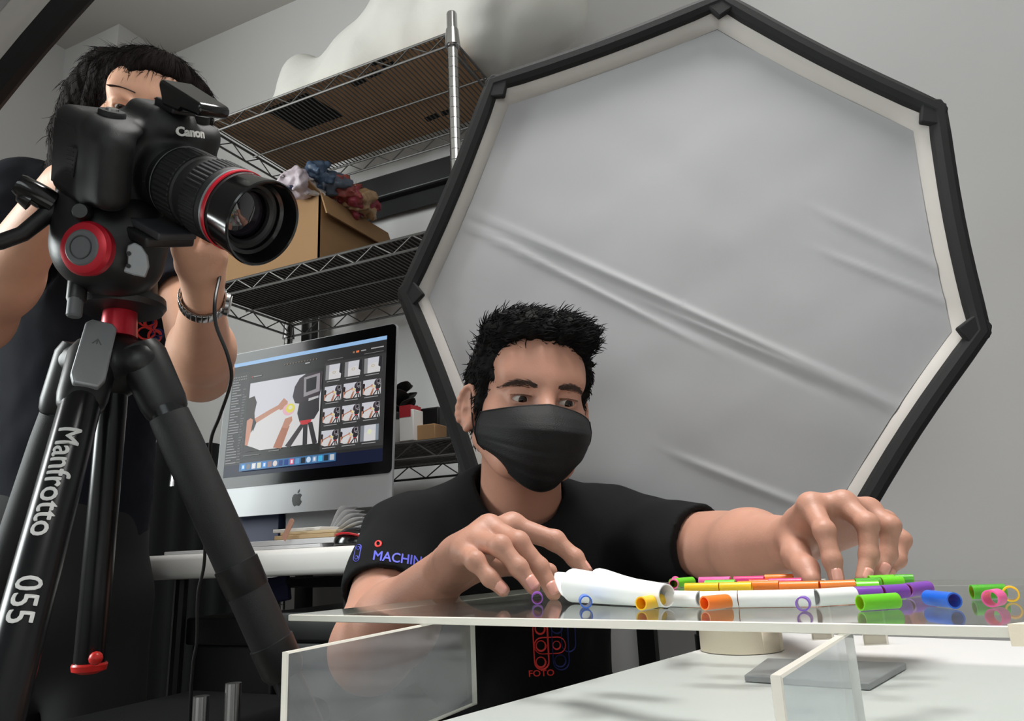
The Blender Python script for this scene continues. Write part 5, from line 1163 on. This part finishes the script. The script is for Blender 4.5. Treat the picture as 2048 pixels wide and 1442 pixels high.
# her left forearm rises to the lens, the right one goes to the grip
S1,E1w,W1 = PD(350,470,1.33),PD(402,742,1.13),PD(406,592,.905)
fing1 = [[PD(386,512,.868),PD(378,478,.862),PD(388,462,.850),PD(402,458,.842)],[PD(402,505,.872),PD(400,470,.880),PD(414,448,.878),PD(430,444,.868)],[PD(418,506,.878),PD(424,472,.890),PD(440,452,.886),PD(452,450,.874)],[PD(430,512,.884),PD(440,484,.896),PD(452,468,.892),PD(460,464,.884)]]
th1 = [PD(392,560,.895),PD(376,530,.872),PD(366,500,.852),PD(352,470,.836)]
s = SDF().cap(S1,E1w,.045,.040,.02).cap(E1w,E1w+(W1-E1w)*.35,.040,.0425,.03).cap(E1w+(W1-E1w)*.3,W1,.0425,.0225,.02); hand(s,W1,fing1,th1,.022)
pts = np.array([S1,E1w,W1]+[p for J in fing1 for p in J]); a1 = s.mesh(pts.min(0)-.07,pts.max(0)+.07,.0027)
S2,E2w,W2 = PD(30,395,1.34),PD(-45,640,1.12),PD(128,368,.965)
fing2 = [[PD(166,322,.905),PD(190,304,.882),PD(206,300,.872),PD(220,302,.866)],[PD(160,338,.905),PD(186,328,.880),PD(204,326,.870),PD(218,328,.864)],[PD(156,352,.907),PD(182,348,.882),PD(198,347,.873),PD(212,350,.867)],[PD(154,365,.910),PD(176,366,.888),PD(190,366,.879),PD(203,368,.873)]]
th2 = [PD(140,348,.95),PD(156,322,.935),PD(176,302,.925),PD(196,290,.92)]
s = SDF().cap(S2,E2w,.046,.043,.02).cap(E2w,E2w+(W2-E2w)*.35,.043,.046,.03).cap(E2w+(W2-E2w)*.3,W2,.046,.026,.02); hand(s,W2,fing2,th2,.024)
pts = np.array([S2,E2w,W2]+[p for J in fing2 for p in J]); a2 = s.mesh(pts.min(0)-.07,pts.max(0)+.07,.0030)
CH = PD(190,560,1.38); WS = PD(150,930,1.33); s = SDF().cap(CH,WS,.08,.07,.03).cap(S1,S2,.045,.045,.03).cap(WNB,CH,.055,.08,.03); pts = np.array([S1,S2,CH,WS,WNB]); tr = s.mesh(pts.min(0)-.12,pts.max(0)+.12,.008)
link_mesh('body',np_mesh('body',[(wV,wQ),a1,a2,tr],m_skinW),wom); nails(fing1,wom)
# T-shirt
m_navy = mat('navy_cotton',(20,22,30),.9,var=.12,vscale=40,bump=.25,bscale=1300,spec=.2)
s = SDF(); ax = nrm(FW*np.array([1,1,0])); s.cap(PD(180,560,1.36),PD(125,1060,1.30),.150,.140,.04,flat=(ax,.72)); s.cap(PD(60,400,1.36),PD(330,455,1.36),.062,.062,.05); s.cap(WNB-EZ*.02,PD(70,398,1.36),.055,.055,.05); s.cap(WNB-EZ*.02,PD(320,445,1.36),.055,.055,.05)
e1 = S1+(E1w-S1)*.50; e2 = S2+(E2w-S2)*.50; s.cap(S1,e1,.056,.056,.03); s.cap(S2,e2,.060,.060,.03)
lo_,hi_ = np.minimum(WS,S2)-.32,np.maximum(S1,WNB)+.3
s.fun(lambda X,Y,Z,G: G+.0035*vnoise(np.stack(np.broadcast_arrays(X,Y,Z),-1),30,21)+.002*vnoise(np.stack(np.broadcast_arrays(X,Y,Z),-1),75,22),lo_,hi_)
for (e,d,r) in ((e1,nrm(E1w-S1),.046),(e2,nrm(E2w-S2),.049)):
    s.fun(lambda X,Y,Z,G,e=e,d=d: np.maximum(G,np.where((X-e[0])**2+(Y-e[1])**2+(Z-e[2])**2<.09**2,(X-e[0])*d[0]+(Y-e[1])*d[1]+(Z-e[2])*d[2],-1)),e-.09,e+.09); s.cap(e-d*.03,e+d*.03,r,r,.002,neg=True)
pts = np.array([S1,S2,e1,e2,WS,PD(150,1060,1.30)]); wsV,wsQ = s.mesh(pts.min(0)-.17,pts.max(0)+.15,.0065); link_mesh('t_shirt',np_mesh('t_shirt',[(wsV,wsQ)],m_navy),wom)
shb = bvh_of(wsV,wsQ); co = PD(300,658,1.18); cn = nrm(CAMP-co); cx_ = nrm(np.cross(EZ,cn)); cy_ = np.cross(cn,cx_); f2 = decal(co,cx_,cy_,cn); SC2 = 1.2/1500
def o2(P_,wd,m): g = MB(); g.tube([f2((x-300)*SC2,-(y-658)*SC2,0) for x,y in P_],wd,n=6,closed=True,flat=.5); g.build('chest_emblem',m,wom)
for a in (stad_px(292,640,34,26),stad_px(292,668,34,26),circ_px(310,672,12),circ_px(300,645,11)): o2(a,.0034,m_prr)
for a in (stad_px(316,650,24,44),circ_px(316,668,10)): o2(a,.0028,m_prd)
# trousers and shoes
s = SDF(); hp = PD(120,1060,1.30); s.cap(hp,np.array([*hp[:2],hp[2]-.12]),.145,.15,.04,flat=(ax,.8)); ft = []
for q in (-1,1):
    h_ = hp+CV(.075*q,0)-EZ*.12; f_ = np.array([*(h_+CV(.04*q,.02))[:2],.07]); ft.append(f_); s.cap(h_,f_,.085,.05,.03)
pts = np.array([hp]+ft); link_mesh('trousers',np_mesh('trousers',[s.mesh(pts.min(0)-np.array([.18,.18,.03]),pts.max(0)+.17,.009)],m_trou),wom)
for f_ in ft:
    d_ = nrm(CV(.3,-1)); s = SDF().cap((*(f_-d_*.05)[:2],.042),(*(f_+d_*.13)[:2],.034),.04,.032,.01); s.fun(lambda X,Y,Z,G: np.maximum(G,.003-Z),f_-.25,f_+.25); link_mesh('shoe',np_mesh('shoe',[s.mesh((f_[0]-.22,f_[1]-.22,-.01),(f_[0]+.22,f_[1]+.22,.1),.007)],m_black),wom)
# hair: smooth cap with a middle parting, long lengths over the back and shoulder
m_hairW = mat('dark_brown_hair',(24,18,17),.78,var=.35,vscale=220,spec=.1,bump=.5,bscale=260,stretch=(1,1,.06))
s = SDF(); s.ell((0,-.012,.040),(.086,.108,.090),.02); s.ell((.0,.040,.082),(.064,.046,.034),.03)
for q in (-1,1): s.cap((q*.070,.030,.06),(q*.082,.005,-.12),.026,.030,.03)
s.ell((0,-.055,-.05),(.082,.060,.11),.04)
s.rbox((.014,.130,-.030),(.052,.094,.098),.046,.012,neg=True)
def groove(X,Y,Z,G):
    th = np.arctan2(X,Y+.02); r_ = np.sin(th*46+3*np.sin(th*9))*.0005+np.sin(th*17+1.7)*.0007; return G+r_
s.fun(groove,(-.14,-.16,-.2),(.14,.14,.16))
V1,Q1 = s.mesh((-.13,-.15,-.19),(.13,.13,.155),.0024); V1 = V1@WF[0].T+WF[1]
ch1 = [PD(222,152,1.30),PD(192,208,1.30),PD(164,275,1.31),PD(148,345,1.33),PD(145,430,1.36)]; ch2 = [PD(255,200,1.34),PD(220,300,1.38),PD(190,400,1.42),PD(185,500,1.45)]
s = SDF().chain(ch1,[.046,.046,.043,.036,.022],.03).chain(ch2,[.07,.065,.06,.03],.03)
pts = np.array(ch1+ch2)
def groove2(X,Y,Z,G):
    u = (X*RT[0]+Y*RT[1])+.28*Z; v = X*FW[0]+Y*FW[1]; return G+.0006*np.sin(u*820+6*np.sin(u*60))+.0009*np.sin(u*260+2)+.0008*np.sin(v*600)
s.fun(groove2,pts.min(0)-.13,pts.max(0)+.13); V2_,Q2_ = s.mesh(pts.min(0)-.1,pts.max(0)+.12,.0026)
link_mesh('hair',np_mesh('hair',[(V1,Q1),(V2_,Q2_)],m_hairW),wom)
ID = (np.eye(3),np.zeros(3)); top_ = toW(WF,(.01,.03,.13))
def flowW(p): d = p-top_; d = d*np.array([1,1,.3]); return nrm(d/max(.02,np.linalg.norm(d))*np.clip(1-(top_[2]-p[2])/.12,0,1)*1.1-EZ*np.clip((top_[2]-p[2])/.08,.12,1))
clumps(V1,Q1,ID,5000,flowW,lambda p: .024,.00045,'hair_strands',wom,m_hairW,8,jit=.06); clumps(V2_,Q2_,ID,4000,flowW,lambda p: .028,.00045,'hair_strands',wom,m_hairW,9,jit=.04)
# a few loose hairs along the outline
g = MB(); rg = np.random.default_rng(4)
for i in range(60):
    th = rg.uniform(-1.2,1.2); p = [toW(WF,(math.sin(th)*(.086+.006*rg.random())*k_,-.02+.01*rg.normal(),.04+math.cos(th)*.092*k_)) for k_ in (1.0,)]
    st_ = toW(WF,(math.sin(th)*.080,.0+.03*rg.normal(),.045+math.cos(th)*.086)); en_ = st_+(WF[0]@np.array([math.sin(th)*.03,.012*rg.normal(),-.02-.02*abs(math.sin(th))])); mid_ = (st_+en_)/2+WF[0]@np.array([math.sin(th)*.006,0,.008]); g.tube([st_,mid_,en_],[.0003,.00025,.0001],n=4,cap=False)
tag(g.build('loose_hairs',m_hairW,wom),kind='stuff')
hb_w = bvh_of(wV,wQ)
for q in (-1,1):
    gb = MB()
    for i in range(40):
        t_ = i/39; x = q*(.014+.038*t_); z = .028+.004*math.sin(t_*2.4); o_ = toW(WF,(x,.25,z)); d_ = -WF[0][:,1]; h_ = hb_w.ray_cast(Vector(o_),Vector(d_))[0]
        if h_ is not None: a_ = np.array(h_)-d_*.0004; gb.tube([a_,a_+WF[0]@np.array([q*.006,.001,.0005])],[.0012,.0004],n=4)
    tag(gb.build('eyebrow',m_brow,wom),kind='stuff')
    c = toW(WF,(q*.0315,.0745,.0045)); g = WF[0]@nrm([.1,.92,-.3]); MB().lathe([(math.cos(a)*.0130,max(1e-5,math.sin(a)*.0130)) for a in np.linspace(math.pi,0,20)],c,g,n=20,mis=[0 if a>.50 else 1 for a in np.linspace(math.pi,0,20)[1:]],cap=False).build('eye',m_eye,wom,smooth=180)
gl_ = MB()
for (zz_,yy_) in ((-.0505,.0942),(-.0590,.0946)): gl_.tube([toW(WF,(x_*.016,yy_-.004*x_*x_,zz_+.0012*(1-abs(x_)) if zz_>-.055 else zz_)) for x_ in np.linspace(-1,1,9)],[.0012,.0022,.0026,.0028,.0028,.0028,.0026,.0022,.0012],n=8)
gl_.build('lips',mat('lip_skin',(176,96,88),.45),wom)
# wrist watch
wt = thing('wrist_watch','silver metal wristwatch on the woman\'s raised wrist','watch',W1)
wd_ = nrm(W1-E1w); wc = W1-wd_*.010; a_,b_ = frame_of(wd_,RT); n_l = 26
for i in range(n_l):
    q0 = 2*math.pi*i/n_l; dd = a_*math.cos(q0)+b_*math.sin(q0); tt = np.cross(wd_,dd)
    MB().box((-.0030,-.0085,-.0016),(.0030,.0085,.0018),ax=[tt,wd_,dd],o=wc+dd*.0262,bev=.0007).build('link',m_chrome,wt)
cd_ = nrm(RT*.9-FW*.1); cd_ = nrm(cd_-wd_*(cd_@wd_)); cs_ = MB().lathe([(0,.013),(.002,.0145),(.006,.0145),(.0075,.012)],wc+cd_*.0245,cd_,n=28).build('case',m_chrome,wt)
MB().lathe([(.0074,.0115),(.0080,.0112)],wc+cd_*.0245,cd_,n=24).build('dial',m_white,wt)
